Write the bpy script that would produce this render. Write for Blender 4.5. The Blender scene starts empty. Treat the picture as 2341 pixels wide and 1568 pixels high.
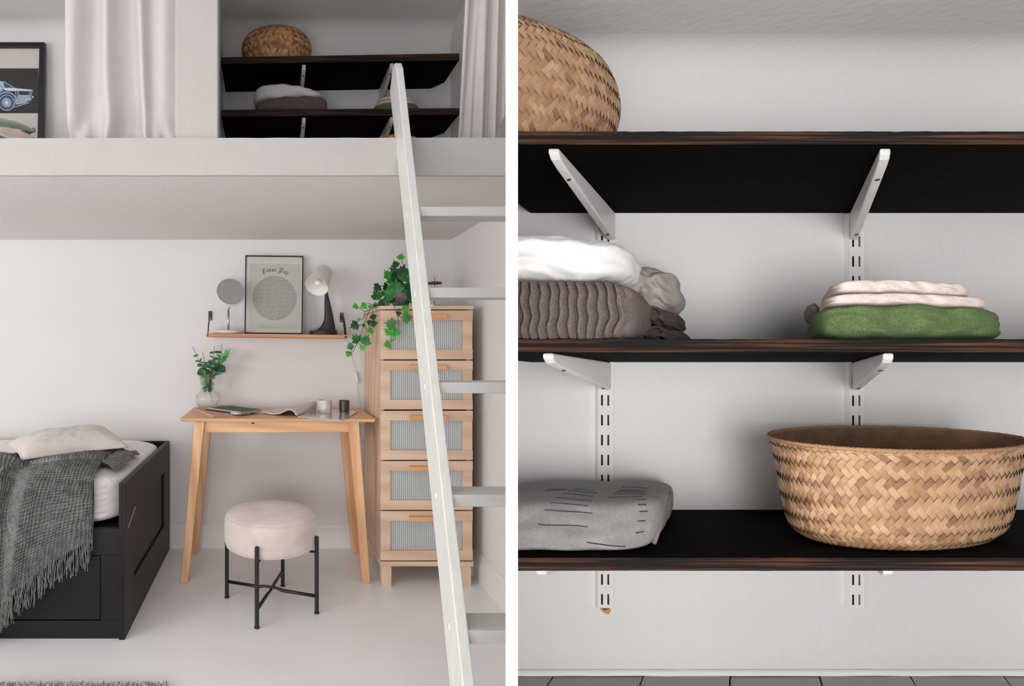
import bpy, bmesh, math, random
from mathutils import Vector, Matrix, noise
random.seed(7)
SC = bpy.context.scene
COL = SC.collection
PI = math.pi
# ------------------------------------------------------------------ camera, world, light, exposure
F = 1320.0; CX = 618.0; CY = 790.0; E = 1.04          # focal length in px, principal point, eye height
cam_d = bpy.data.cameras.new('camera'); cam = bpy.data.objects.new('camera', cam_d); COL.objects.link(cam)
cam.location = (0, 0, E); cam.rotation_euler = (PI/2, 0, 0)
cam_d.sensor_width = 36; cam_d.lens = F/2341*36
cam_d.shift_x = (1170.5-CX)/2341; cam_d.shift_y = (CY-784)/2341
cam_d.clip_start = 0.05
SC.camera = cam
W = bpy.data.worlds.new('daylight'); SC.world = W; W.use_nodes = True
W.node_tree.nodes['Background'].inputs[0].default_value = (0.93, 0.97, 1.0, 1)
W.node_tree.nodes['Background'].inputs[1].default_value = 0.35
def area(name, loc, target, sx, sy, power, col=(1, 1, 1)):
    l = bpy.data.lights.new(name, 'AREA'); l.shape = 'RECTANGLE'; l.size = sx; l.size_y = sy
    l.energy = power; l.color = col
    o = bpy.data.objects.new(name, l); COL.objects.link(o); o.location = loc
    o.rotation_euler = (Vector(target)-Vector(loc)).to_track_quat('-Z', 'Y').to_euler()
    return o
area('window_light', (-4.1, 0.75, 1.25), (0.1, 2.5, 0.85), 1.3, 1.3, 20, (1.0, 0.99, 0.98))
area('left_fill', (-3.3, -0.7, 1.15), (0.3, 2.2, 0.7), 1.8, 1.3, 60, (1.0, 0.995, 0.99))  # added fill from the left, no opening there; brightens the ladder's left face
area('top_fill', (-0.8, 0.5, 2.6), (-0.5, 1.3, 0.0), 2.2, 1.6, 15)  # added overhead fill for the floor, no lamp fitting
area('rear_fill', (-0.4, -1.9, 0.8), (0.0, 2.6, 0.7), 2.4, 1.2, 9)  # added fill behind the camera; no window on that side
area('low_fill', (-0.55, -0.8, 0.72), (0.1, 2.9, 0.4), 1.5, .6, 23)  # added low fill for the wall behind the desk, no real source
area('closet_fill', (0.12, -0.5, 1.02), (0.8, 0.8, 1.0), 0.5, 0.6, 1.7).data.spread = 1.3  # added fill aimed into the closet, not a lamp of the place
SC.view_settings.view_transform = 'Standard'; SC.view_settings.look = 'None'
SC.view_settings.gamma = 1; SC.view_settings.use_curve_mapping = False
SC.view_settings.exposure = -0.03

# ------------------------------------------------------------------ helpers
def P(u, v, D): return Vector(((u-CX)/F*D, D, E-(v-CY)/F*D))
def G(u, v, z):
    D = (E-z)*F/(v-CY); return P(u, v, D)
def lin(c): return tuple((x/255/12.92 if x <= 10 else ((x/255+.055)/1.055)**2.4) for x in c)
class NT:
    def __init__(s, m):
        m.use_nodes = True; s.t = m.node_tree; s.b = s.t.nodes['Principled BSDF']
    def n(s, t, **k):
        x = s.t.nodes.new(t)
        for a, v in k.items(): setattr(x, a, v)
        return x
    def l(s, a, b): s.t.links.new(a, b)
def coords(N, stretch):
    tc = N.n('ShaderNodeTexCoord'); mp = N.n('ShaderNodeMapping'); mp.inputs['Scale'].default_value = stretch
    N.l(tc.outputs['Object'], mp.inputs['Vector']); return mp.outputs['Vector']
def mat(name, c, rough=.6, var=.08, ns=6, bump=0, bs=80, bd=.004, metal=0, stretch=(1, 1, 1), c2=None, spec=.5, sheen=0, coat=0, detail=3, lo=.3, hi=.7, transl=0, bstretch=None):
    m = bpy.data.materials.new(name); N = NT(m); b = N.b
    b.inputs['Roughness'].default_value = rough; b.inputs['Metallic'].default_value = metal
    b.inputs['Specular IOR Level'].default_value = spec
    if sheen: b.inputs['Sheen Weight'].default_value = sheen
    if coat: b.inputs['Coat Weight'].default_value = coat; b.inputs['Coat Roughness'].default_value = .1
    v = coords(N, stretch)
    nz = N.n('ShaderNodeTexNoise'); nz.inputs['Scale'].default_value = ns; nz.inputs['Detail'].default_value = detail
    N.l(v, nz.inputs['Vector'])
    r = N.n('ShaderNodeValToRGB'); l = lin(c)
    ca = lin(c2) if c2 else tuple(x*(1-var) for x in l); cb = l if c2 else tuple(min(1, x*(1+var)) for x in l)
    r.color_ramp.elements[0].position = lo; r.color_ramp.elements[1].position = hi
    r.color_ramp.elements[0].color = (*ca, 1); r.color_ramp.elements[1].color = (*cb, 1)
    N.l(nz.outputs['Fac'], r.inputs['Fac']); N.l(r.outputs['Color'], b.inputs['Base Color'])
    if bump:
        n2 = N.n('ShaderNodeTexNoise'); n2.inputs['Scale'].default_value = bs; n2.inputs['Detail'].default_value = 4
        N.l(coords(N, bstretch or stretch), n2.inputs['Vector'])
        bp = N.n('ShaderNodeBump'); bp.inputs['Strength'].default_value = bump; bp.inputs['Distance'].default_value = bd
        N.l(n2.outputs['Fac'], bp.inputs['Height']); N.l(bp.outputs['Normal'], b.inputs['Normal'])
    if transl:
        tr = N.n('ShaderNodeBsdfTranslucent'); tr.inputs['Color'].default_value = (*l, 1)
        mx = N.n('ShaderNodeMixShader'); mx.inputs[0].default_value = transl
        out = N.t.nodes['Material Output']
        N.l(b.outputs[0], mx.inputs[1]); N.l(tr.outputs[0], mx.inputs[2]); N.l(mx.outputs[0], out.inputs['Surface'])
    return m
def wood(name, c1, c2, axis=0, rough=.5, fine=34, coarse=5, var=1.0):
    """two tone wood: long streaks along an axis plus broad figure"""
    m = bpy.data.materials.new(name); N = NT(m); b = N.b; b.inputs['Roughness'].default_value = rough
    s = [1, 1, 1]
    def st(a, k): x = [a]*3; x[axis] = k; return tuple(x)
    n1 = N.n('ShaderNodeTexNoise'); n1.inputs['Scale'].default_value = 1; n1.inputs['Detail'].default_value = 5
    N.l(coords(N, st(fine*2.2, 2.5)), n1.inputs['Vector'])
    wv = N.n('ShaderNodeTexWave'); wv.inputs['Scale'].default_value = 1; wv.inputs['Distortion'].default_value = 6; wv.inputs['Detail'].default_value = 2
    wv.inputs['Detail Scale'].default_value = .6
    wv.bands_direction = 'DIAGONAL'
    N.l(coords(N, st(coarse*2.4, .9)), wv.inputs['Vector'])
    mx = N.n('ShaderNodeMix'); mx.data_type = 'FLOAT'; mx.inputs[0].default_value = .45
    N.l(n1.outputs['Fac'], mx.inputs[2]); N.l(wv.outputs['Fac'], mx.inputs[3])
    r = N.n('ShaderNodeValToRGB'); r.color_ramp.elements[0].position = .2; r.color_ramp.elements[1].position = .75
    r.color_ramp.elements[0].color = (*lin(c2), 1); r.color_ramp.elements[1].color = (*lin(c1), 1)
    N.l(mx.outputs[0], r.inputs['Fac']); N.l(r.outputs['Color'], b.inputs['Base Color'])
    bp = N.n('ShaderNodeBump'); bp.inputs['Strength'].default_value = .12; bp.inputs['Distance'].default_value = .002
    N.l(n1.outputs['Fac'], bp.inputs['Height']); N.l(bp.outputs['Normal'], b.inputs['Normal'])
    return m
def glassmat(name, tint=(1, 1, 1), rough=.03, ior=1.45, mixt=0):
    m = bpy.data.materials.new(name); N = NT(m); b = N.b
    b.inputs['Base Color'].default_value = (*tint, 1); b.inputs['Roughness'].default_value = rough
    b.inputs['Transmission Weight'].default_value = 1; b.inputs['IOR'].default_value = ior
    if mixt:
        tr = N.n('ShaderNodeBsdfTransparent'); tr.inputs[0].default_value = (*tint, 1)
        mx = N.n('ShaderNodeMixShader'); mx.inputs[0].default_value = mixt; out = N.t.nodes['Material Output']
        N.l(b.outputs[0], mx.inputs[1]); N.l(tr.outputs[0], mx.inputs[2]); N.l(mx.outputs[0], out.inputs['Surface'])
    return m

WL = {}
def wl(o): return WL.get(o.name, Vector((0, 0, 0)))
class MB:
    def __init__(s): s.v = []; s.f = []; s.m = []
    def add(s, vs, fs, mi=0):
        k = len(s.v); s.v += [Vector(p) for p in vs]; s.f += [tuple(i+k for i in f) for f in fs]; s.m += [mi]*len(fs); return s
    def hexa(s, p, mi=0):   # 8 points: bottom ring of 4, top ring of 4
        return s.add(p, [(3, 2, 1, 0), (4, 5, 6, 7), (0, 1, 5, 4), (1, 2, 6, 5), (2, 3, 7, 6), (3, 0, 4, 7)], mi)
    def box(s, x0, x1, y0, y1, z0, z1, mi=0):
        return s.hexa([(x0, y0, z0), (x1, y0, z0), (x1, y1, z0), (x0, y1, z0), (x0, y0, z1), (x1, y0, z1), (x1, y1, z1), (x0, y1, z1)], mi)
    def beam(s, a, b, ux, uy, ax, ay, bx=None, by=None, mi=0):  # tapered bar from a to b with half widths
        a = Vector(a); b = Vector(b); ux = Vector(ux); uy = Vector(uy); bx = ax if bx is None else bx; by = ay if by is None else by
        q = lambda c, X, Y: [c-ux*X-uy*Y, c+ux*X-uy*Y, c+ux*X+uy*Y, c-ux*X+uy*Y]
        return s.hexa(q(a, ax, ay)+q(b, bx, by), mi)
    def prism(s, ring, d, mi=0):
        n = len(ring); d = Vector(d); r = [Vector(p) for p in ring]
        return s.add(r+[p+d for p in r], [tuple(range(n-1, -1, -1)), tuple(range(n, 2*n))]+[(i, (i+1) % n, n+(i+1) % n, n+i) for i in range(n)], mi)
    def tube(s, pts, r, seg=8, mi=0, cap=True):
        pts = [Vector(p) for p in pts]; n = len(pts)
        if not hasattr(r, '__len__'): r = [r]*n
        up = None; rings = []
        for i, p in enumerate(pts):
            d = (pts[min(i+1, n-1)]-pts[max(i-1, 0)]).normalized()
            if up is None:
                a = Vector((0, 0, 1)) if abs(d.z) < .9 else Vector((1, 0, 0)); up = d.cross(a).normalized()
            up = (up-d*up.dot(d)).normalized(); w = d.cross(up)
            rings.append([p+(up*math.cos(2*PI*k/seg)+w*math.sin(2*PI*k/seg))*r[i] for k in range(seg)])
        vs = [q for g in rings for q in g]; fs = []
        for i in range(n-1):
            for k in range(seg): fs.append((i*seg+k, i*seg+(k+1) % seg, (i+1)*seg+(k+1) % seg, (i+1)*seg+k))
        if cap: fs += [tuple(range(seg-1, -1, -1)), tuple((n-1)*seg+k for k in range(seg))]
        return s.add(vs, fs, mi)
    def lathe(s, c, prof, seg=32, mi=0, rib=0, nrib=0, close=False, fn=None):
        c = Vector(c); vs = []; fs = []
        for r, z in prof:
            for k in range(seg):
                a = 2*PI*k/seg; rr = r*(1+rib*math.cos(nrib*a)); vs.append(c+Vector((rr*math.cos(a), rr*math.sin(a), z)))
        if fn: vs = [fn(p) for p in vs]
        n = len(prof)
        for i in range(n if close else n-1):
            j = (i+1) % n
            for k in range(seg): fs.append((i*seg+k, i*seg+(k+1) % seg, j*seg+(k+1) % seg, j*seg+k))
        if not close:
            if prof[0][0] > 1e-6: fs.append(tuple(range(seg-1, -1, -1)))
            if prof[-1][0] > 1e-6: fs.append(tuple((n-1)*seg+k for k in range(seg)))
        return s.add(vs, fs, mi)
    def grid(s, fn, nu, nv, mi=0, thick=0, wrap=False):
        pts = [[Vector(fn(i/(nu-1), j/(nv-1))) for j in range(nv)] for i in range(nu)]
        idx = lambda i, j: i*nv+j
        vs = [p for r in pts for p in r]; fs = [(idx(i, j), idx(i+1, j), idx(i+1, j+1), idx(i, j+1)) for i in range(nu-1) for j in range(nv-1)]
        if thick:
            nm = [Vector() for _ in vs]
            for f in fs:
                n_ = (vs[f[2]]-vs[f[0]]).cross(vs[f[3]]-vs[f[1]])
                for k in f: nm[k] += n_
            N0 = len(vs); vs = vs+[vs[k]-nm[k].normalized()*thick for k in range(N0)]
            fs = fs+[tuple(N0+k for k in reversed(f)) for f in fs]
            b = [idx(i, 0) for i in range(nu)]+[idx(nu-1, j) for j in range(1, nv)]+[idx(i, nv-1) for i in range(nu-2, -1, -1)]+[idx(0, j) for j in range(nv-2, 0, -1)]
            for k in range(len(b)): a, c = b[k], b[(k+1) % len(b)]; fs.append((a, a+N0, c+N0, c)) 
        return s.add(vs, fs, mi)
    def rbox(s, n3, power, fn, mi=0):
        """closed rounded block: cube lattice pushed onto a superquadric; fn maps (x,y,z in -1..1) to the world"""
        key = {}; vs = []; fs = []
        def V(p):
            k = tuple(round(c, 5) for c in p)
            if k not in key:
                key[k] = len(vs); x, y, z = p
                l = (abs(x)**power+abs(y)**power+abs(z)**power)**(1/power)
                vs.append(Vector(fn(x/l, y/l, z/l)))
            return key[k]
        for ax in range(3):
            b_, c_ = [(1, 2), (2, 0), (0, 1)][ax]; nb, nc = n3[b_], n3[c_]
            for sgn in (-1, 1):
                for i in range(nb):
                    for j in range(nc):
                        q = []
                        for di, dj in ((0, 0), (1, 0), (1, 1), (0, 1)):
                            p = [0, 0, 0]; p[ax] = sgn; p[b_] = -1+2*(i+di)/nb; p[c_] = -1+2*(j+dj)/nc; q.append(V(p))
                        fs.append(tuple(q) if sgn > 0 else tuple(reversed(q)))
        return s.add(vs, fs, mi)
    def build(s, name, m, parent=None, smooth=False, bevel=0, clip=None, sub=0, label=None, kind=None, recalc=True):
        off = wl(parent) if parent else Vector((0, 0, 0))
        me = bpy.data.meshes.new(name); me.from_pydata([p-off for p in s.v], [], s.f)
        ms = m if isinstance(m, (list, tuple)) else [m]
        for x in ms: me.materials.append(x)
        if len(ms) > 1: me.polygons.foreach_set('material_index', s.m)
        if recalc or clip:
            bm = bmesh.new(); bm.from_mesh(me)
            if clip:
                for co, no in clip:
                    r = bmesh.ops.bisect_plane(bm, geom=bm.verts[:]+bm.edges[:]+bm.faces[:], plane_co=Vector(co)-off, plane_no=no, clear_outer=True)
                    ed = [e for e in r['geom_cut'] if isinstance(e, bmesh.types.BMEdge)]
                    if ed: bmesh.ops.holes_fill(bm, edges=ed, sides=0)
            if recalc: bmesh.ops.recalc_face_normals(bm, faces=bm.faces[:])
            bm.to_mesh(me); bm.free()
        if smooth: me.polygons.foreach_set('use_smooth', [True]*len(me.polygons))
        o = bpy.data.objects.new(name, me); COL.objects.link(o)
        if parent: o.parent = parent
        WL[o.name] = Vector(off)
        if bevel:
            b = o.modifiers.new('bevel', 'BEVEL'); b.width = bevel; b.segments = 2; b.limit_method = 'ANGLE'; b.angle_limit = .7
        if sub:
            b = o.modifiers.new('sub', 'SUBSURF'); b.levels = sub; b.render_levels = sub
        if label: o['label'] = label
        if kind: o['kind'] = kind
        return o
def tag(o, label, cat, group=None, kind=None):
    o['label'] = label; o['category'] = cat
    if group: o['group'] = group
    if kind: o['kind'] = kind
    return o
def thing(name, loc, label, cat, group=None):
    o = bpy.data.objects.new(name, None); COL.objects.link(o); o.location = Vector(loc); o.empty_display_size = .05
    WL[o.name] = Vector(loc); return tag(o, label, cat, group)
def struct(name, mb, m, parent=None, **k):
    o = mb.build(name, m, parent, **k)
    if not parent: o['kind'] = 'structure'
    return o
def bl(z, a, b):
    k = min(1, max(0, (z+.7)/1.4)); k = k*k*(3-2*k); return a*k+b*(1-k)
def nz(x, y=0, z=0): return noise.noise(Vector((x, y, z)))
def catmull(pts, n):
    pts = [Vector(p) for p in pts]; out = []
    q = [pts[0]*2-pts[1]]+pts+[pts[-1]*2-pts[-2]]
    for i in range(n):
        t = i/(n-1)*(len(pts)-1); k = min(int(t), len(pts)-2); f = t-k
        a, b, c, d = q[k:k+4]
        out.append(.5*((2*b)+(c-a)*f+(2*a-5*b+4*c-d)*f*f+(3*b-3*c+d-a)*f**3))
    return out

# ------------------------------------------------------------------ materials
M = {}
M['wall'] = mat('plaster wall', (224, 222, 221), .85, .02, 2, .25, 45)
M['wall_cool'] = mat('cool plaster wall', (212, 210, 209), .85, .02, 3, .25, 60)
M['beam'] = mat('dimmed beam plaster', (184, 180, 177), .85, .03, 3, .5, 30)  # wall plaster, colour darkened to stand in for weaker front light
M['floor'] = mat('painted floor', (238, 236, 237), .34, .035, 3, .1, 25, spec=.45)
M['trim'] = mat('painted trim', (232, 229, 227), .5, .02, 6, .05, 60)
M['post'] = mat('bright white paint', (250, 250, 250), .5, .005, 4)
M['ladder'] = mat('white ladder paint', (216, 215, 211), .42, .05, 9, .14, 30, stretch=(5, 5, .8))
M['rung'] = mat('shade-dimmed ladder paint', (196, 195, 192), .45, .05, 9, .15, 30, stretch=(.8, 5, 5))  # ladder paint with the shaded rung fronts put into its colour
M['pine'] = wood('pine along x', (232, 186, 142), (212, 156, 108), 0, .45)
M['pinez'] = wood('pine upright', (232, 186, 142), (212, 156, 108), 2, .45)
M['oakshelf'] = wood('brown shelf wood', (206, 146, 104), (176, 116, 78), 0, .5)
M['birch'] = wood('pale birch', (222, 192, 166), (206, 172, 144), 2, .5, 20, 3)
M['birchx'] = wood('pale birch across', (222, 192, 166), (206, 172, 144), 0, .5, 20, 3)
M['handle'] = wood('orange pine handle', (226, 170, 118), (214, 154, 102), 0, .45)
M['black'] = mat('black painted wood', (25, 24, 26), .45, .06, 8, .03, 60, spec=.25)
M['blackm'] = mat('black metal', (24, 24, 25), .38, .05, 8)
M['velvet'] = mat('pinkish beige velvet', (224, 207, 200), .75, .1, 9, .1, 90, c2=(200, 180, 173), sheen=.6, detail=4)
M['sheet'] = mat('pale mattress cover', (234, 227, 224), .85, .03, 12, .25, 200, sheen=.2)
M['linen'] = mat('cream linen', (212, 205, 197), .9, .06, 9, .3, 500, .0006, sheen=.1)
M['knit'] = mat('charcoal knit yarn', (138, 140, 137), .95, .15, 40, .5, 400, c2=(104, 106, 104))
M['rug'] = mat('grey shag', (196, 190, 186), .95, .2, 60)
M['curtain'] = mat('white linen curtain', (210, 203, 204), .9, .02, 20, .15, 300, transl=.12, bstretch=(1, 1, .1))
M['stain'] = mat('near black stained board', (9, 8, 8), .8, .4, 9, .15, 30, stretch=(1, 8, 8), c2=(4, 4, 3), spec=.03)
M['worn'] = mat('worn stained edge', (98, 62, 42), .6, .2, 13, .35, 40, stretch=(.45, 3, 26), c2=(20, 17, 14), lo=.47, hi=.72, detail=7, spec=.2)
M['whitem'] = mat('white enamelled steel', (218, 214, 212), .35, .02, 9)
M['slot'] = mat('painted hole shade', (30, 36, 30), .8, .1, 9)  # dark colour stands in for shade in rail slots and screw holes
M['duvet'] = mat('white cotton', (226, 224, 223), .9, .02, 12, .3, 60)
M['duvetg'] = mat('shade-dimmed white cotton', (212, 207, 205), .9, .02, 12, .3, 60)  # white cotton with the loft closet's shade put into its colour
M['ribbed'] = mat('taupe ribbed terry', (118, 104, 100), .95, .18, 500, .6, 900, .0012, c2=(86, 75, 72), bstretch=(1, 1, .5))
M['ribdark'] = mat('shade-darkened ribbed terry', (74, 64, 60), .95, .18, 60, .6, 400)  # same terry darkened, painting the shade on the rear folds
M['beige'] = mat('grey beige cotton', (166, 156, 150), .9, .08, 12, .3, 100)
M['pink'] = mat('pale pink terry', (212, 194, 186), .95, .1, 620, .7, 900, .0012)
M['mauve'] = mat('mauve end shade and hem', (140, 124, 118), .95, .1, 100, .6, 700, .0012)  # shade of the pink towel's end as colour; also the brownish hem
M['green'] = mat('olive green terry', (98, 116, 72), .95, .2, 620, .7, 900, .0012, c2=(66, 84, 46))
M['greyweave'] = mat('grey twill blanket', (148, 145, 143), .92, .1, 260, .5, 1200, .0008)
M['slit'] = mat('dark stitched line', (52, 54, 58), .9, .1, 60)
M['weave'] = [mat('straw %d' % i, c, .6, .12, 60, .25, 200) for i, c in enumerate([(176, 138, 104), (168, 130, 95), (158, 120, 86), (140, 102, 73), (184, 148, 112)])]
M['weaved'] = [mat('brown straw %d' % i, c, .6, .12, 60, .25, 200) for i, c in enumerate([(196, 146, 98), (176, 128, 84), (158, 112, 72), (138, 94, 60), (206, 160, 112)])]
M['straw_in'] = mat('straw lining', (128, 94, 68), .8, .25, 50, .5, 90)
M['leafb'] = mat('bright leaf', (62, 158, 46), .45, .15, 30)
M['leafm'] = mat('mid leaf', (34, 110, 46), .4, .15, 30)
M['leafd'] = mat('dark leaf', (20, 66, 34), .4, .15, 30)
M['eub'] = mat('bright eucalyptus leaf', (78, 168, 88), .5, .12, 30)
M['eum'] = mat('mid eucalyptus leaf', (48, 116, 62), .5, .12, 30)
M['eud'] = mat('dark eucalyptus leaf', (26, 72, 42), .5, .12, 30)
M['stem'] = mat('brown stem', (92, 74, 56), .7, .1, 30)
M['pot'] = mat('dusty pink pot', (176, 146, 136), .8, .05, 20)
M['glass'] = glassmat('clear ribbed glass', (1, 1, 1), .04, 1.3, .25)
M['frost'] = glassmat('lightly frosted glass', (.97, .96, .95), .22, 1.2, .1)
M['pane'] = glassmat('picture glass', (1, 1, 1), .02, 1.1, .85)
M['paper'] = mat('aged grey paper', (186, 186, 178), .8, .04, 8)
M['mat_w'] = mat('white print paper', (204, 199, 194), .8, .02, 8)
M['ink'] = mat('dark brown ink', (52, 40, 38), .8, .05, 8)
M['inkl'] = mat('faded ink', (140, 134, 128), .8, .05, 8)
M['moon'] = mat('lunar engraving', (174, 173, 166), .8, .1, 240, c2=(140, 138, 132), detail=8, lo=.25, hi=.62)
M['night'] = mat('charcoal print ground', (48, 45, 46), .6, .05, 8)
M['night2'] = mat('darker print ground', (38, 36, 38), .6, .05, 8)
M['xblue'] = mat('blue print tone', (74, 104, 136), .7, .25, 70, c2=(48, 70, 98))
M['xlight'] = mat('pale blue print tone', (178, 192, 208), .7, .1, 60, c2=(120, 142, 168))
M['xwhite'] = mat('near white print tone', (214, 218, 224), .7, .04, 60)
M['mirror'] = mat('mirror silver', (212, 214, 216), .12, .01, 4, metal=1)
M['mring'] = mat('light grey plastic', (150, 149, 147), .5, .02, 4)
M['mwhite'] = mat('satin white plastic', (222, 216, 212), .4, .02, 4)
M['alu'] = mat('brushed steel', (190, 188, 186), .35, .05, 40, metal=1)
M['shade'] = mat('ribbed cream lamp shade', (252, 249, 243), .7, .02, 10, transl=.15)
M['bulb'] = mat('opal bulb', (238, 234, 230), .2, .01, 4)
M['lampb'] = mat('matt dark plastic', (44, 41, 43), .55, .06, 8)
M['leather'] = mat('black leather', (22, 22, 23), .45, .1, 40)
M['cord'] = mat('white cord', (228, 222, 216), .5, .02, 10)
M['cork'] = mat('cork cover', (214, 160, 118), .8, .14, 120)
M['pages'] = mat('page edges', (188, 182, 180), .8, .08, 40, stretch=(1, 1, 40))
M['notebook'] = mat('dark green grey cover', (70, 74, 70), .6, .06, 20)
M['glossy'] = mat('glossy magazine paper', (196, 192, 192), .18, .06, 9, coat=.6, c2=(176, 172, 174))
M['photo'] = mat('printed photo grey', (120, 116, 120), .18, .3, 16, coat=.6, c2=(176, 172, 174))
M['page'] = mat('magazine page', (214, 208, 202), .5, .04, 9)
M['wax'] = mat('speckled cream candle glass', (210, 203, 192), .35, .08, 150, coat=.3)
M['darkglass'] = mat('dark brown candle glass', (62, 46, 46), .3, .05, 9, coat=.3)
M['bronze'] = mat('brown carousel metal', (92, 66, 48), .5, .2, 60, metal=.4)
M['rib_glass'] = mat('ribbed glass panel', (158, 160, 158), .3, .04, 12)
M['rib_light'] = mat('painted rib highlight', (202, 204, 202), .25, .03, 12)  # lighter copy of the panel colour, a highlight painted on the crests
M['gap'] = mat('dark gap', (40, 32, 26), .9, .1, 9)
M['cushion'] = mat('green velvet cushion', (84, 106, 76), .8, .12, 12, sheen=.5, c2=(48, 64, 44))
M['blanket'] = mat('taupe cotton throw', (178, 166, 154), .95, .12, 20, .4, 120)
M['plank'] = mat('grey painted plank', (150, 147, 145), .5, .1, 10, .1, 40)
M['brass'] = mat('gold trim', (180, 140, 70), .5, .1, 40)

# ================================================================== LEFT ROOM: structure
YB = 2.98; XR = .93; YF = 1.86; CEIL = E+1.64; LZ0 = E+.546; LZ1 = E+.662
struct('floor', MB().box(-4.35, 2.7, -2.2, YB+.1, -.08, 0), M['floor'])
struct('wall_back', MB().box(-4.35, XR+.06, YB, YB+.1, 0, CEIL), M['wall'])
struct('wall_right', MB().box(XR, XR+.07, YF+.07, YB, 0, CEIL), M['wall'])
struct('wall_return', MB().box(XR, 2.7, YF, YF+.07, 0, CEIL), M['wall'])
struct('wall_far_right', MB().box(2.7, 2.78, -2.2, YF+.07, 0, CEIL), M['wall'])
struct('ceiling', MB().box(-4.35, 2.7, -2.2, YB+.1, CEIL, CEIL+.08), M['wall'])
wlft = MB()
wlft.box(-4.35, -4.28, -2.2, .15, 0, CEIL).box(-4.35, -4.28, 1.4, YB, 0, CEIL).box(-4.35, -4.28, .15, 1.4, 0, .7).box(-4.35, -4.28, .15, 1.4, 1.95, CEIL)
struct('wall_left', wlft, M['wall'])
struct('floor_loft', MB().box(-4.28, XR, YF+.006, YB, LZ0, LZ1-.001), M['wall'])
# loft edge beam, slightly uneven lip
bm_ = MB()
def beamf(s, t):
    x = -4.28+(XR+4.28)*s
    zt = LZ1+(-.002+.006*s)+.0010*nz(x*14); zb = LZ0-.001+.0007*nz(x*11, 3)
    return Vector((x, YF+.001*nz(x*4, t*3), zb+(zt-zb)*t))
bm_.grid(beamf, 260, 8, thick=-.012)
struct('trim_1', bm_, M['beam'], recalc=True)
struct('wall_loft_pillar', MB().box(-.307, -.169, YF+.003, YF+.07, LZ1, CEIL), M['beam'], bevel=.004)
struct('wall_loft_partition', MB().box(-.307, -.243, YF+.07, YB, LZ1, CEIL), M['wall'])
cove = MB()
for x0, x1 in ((-4.28, -.307), (-.243, XR)):
    def cf(s, t, x0=x0, x1=x1):
        a = t*PI/2; r = .09; return Vector((x0+(x1-x0)*s, YB-.0001-r+r*math.cos(a), CEIL-.0001-r+r*math.sin(a)))
    cove.grid(cf, 2, 9)
struct('trim_2', cove, M['wall'], smooth=True)
def baseboard(mb, a, b, inward, h=.118, d=.016):
    a = Vector(a); b = Vector(b); n = Vector(inward)
    prof = [(0, 0), (d, 0), (d, h*.74), (d*.75, h*.76), (d*.8, h*.84), (d*.45, h*.88), (d*.5, h*.95), (d*.2, h), (0, h)]
    ring = [a+n*x+Vector((0, 0, z)) for x, z in prof]; mb.prism(ring, b-a)
    return mb
struct('baseboard_back', baseboard(MB(), (-4.28, YB, 0), (XR, YB, 0), (0, -1, 0)), M['trim'])
struct('baseboard_right', baseboard(MB(), (XR, YB, 0), (XR, YF+.07, 0), (-1, 0, 0)), M['trim'])

# ================================================================== RIGHT: small closet alcove standing beside the room
D1 = .62; D2 = .865; VX = 1757.0; VY = 886.0
def n(u, v, t):      # point of the closet given at the shelf-front scale, t = depth from shelf front (0) to wall (1)
    D = D1+t*(D2-D1); s = D1/D
    return P(VX+(u-VX)*s, VY+(v-VY)*s, D)
SL = (1156-CX)/F; PF = .53; PW = 28/F*PF
panel_pt = Vector((SL*PF+PW, PF, 0)); panel_no = Vector((-1, SL, 0)).normalized()
CL = [(panel_pt, panel_no)]      # everything in the closet ends at the splayed side board
YE = D2+.03
NZF = E-(1540-CY)/F*D2; NZT = E-(118-CY)/F*D2
pn = MB(); x0 = SL*PF; x1 = SL*YE
pn.prism([(x0, PF, 0), (x0+PW, PF, 0), (x1+PW, YE, 0), (x1, YE, 0)], (0, 0, NZT+.03))
struct('wall_closet_left', pn, M['post'])
XE = n(2640, 0, 1).x
bw = MB()
def bwf(s, t):
    x = .30+(XE-.30)*s; k = t
    if k < .8: y = D2; z = NZF+(NZT-.05-NZF)*(k/.8)
    else:
        a = (k-.8)/.2*PI/2; r = .05; y = D2-r+r*math.cos(a); z = NZT-.05+r*math.sin(a)
    return Vector((x, y, z))
bw.grid(bwf, 24, 60, thick=0)
struct('wall_closet_back', bw, M['wall_cool'], clip=CL, smooth=True, recalc=False)
struct('wall_closet_back_panel', MB().box(.2, XE+.02, D2+.012, YE, 0, NZT+.03), M['wall_cool'], clip=CL)
struct('ceiling_closet', MB().prism([(.2, D1-.01, NZT), (XE+.03, D1-.01, NZT), (XE+.03, D2+.01, NZT), (.2, D2+.01, NZT)], (0, 0, .03)), M['wall_cool'], clip=CL)
a = n(2640, 0, -.02); b = n(2640, 0, 1.1)
struct('wall_closet_right', MB().box(XE+.001, XE+.03, D1-.02, YE, 0, NZT+.03), M['wall_cool'])
struct('wall_closet_plinth', MB().prism([(.1, D1-.01, 0), (XE, D1-.01, 0), (XE, D2, 0), (.3, D2, 0)], (0, 0, NZF-.02)), M['wall_cool'], clip=CL)
fl = struct('floor_closet', MB().prism([(.1, D1-.01, 0), (XE, D1-.01, 0), (XE, D2, 0), (.3, D2, 0)], (0, 0, .01)), M['gap'], clip=CL)
fl.location.z = NZF-.02
edges = [(1060, 1037), (1268, 1250), (1473, 1462), (1670, 1668), (1872, 1880), (2077, 2094), (2290, 2312), (2500, 2530)]
DB = D2*750/778
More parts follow.
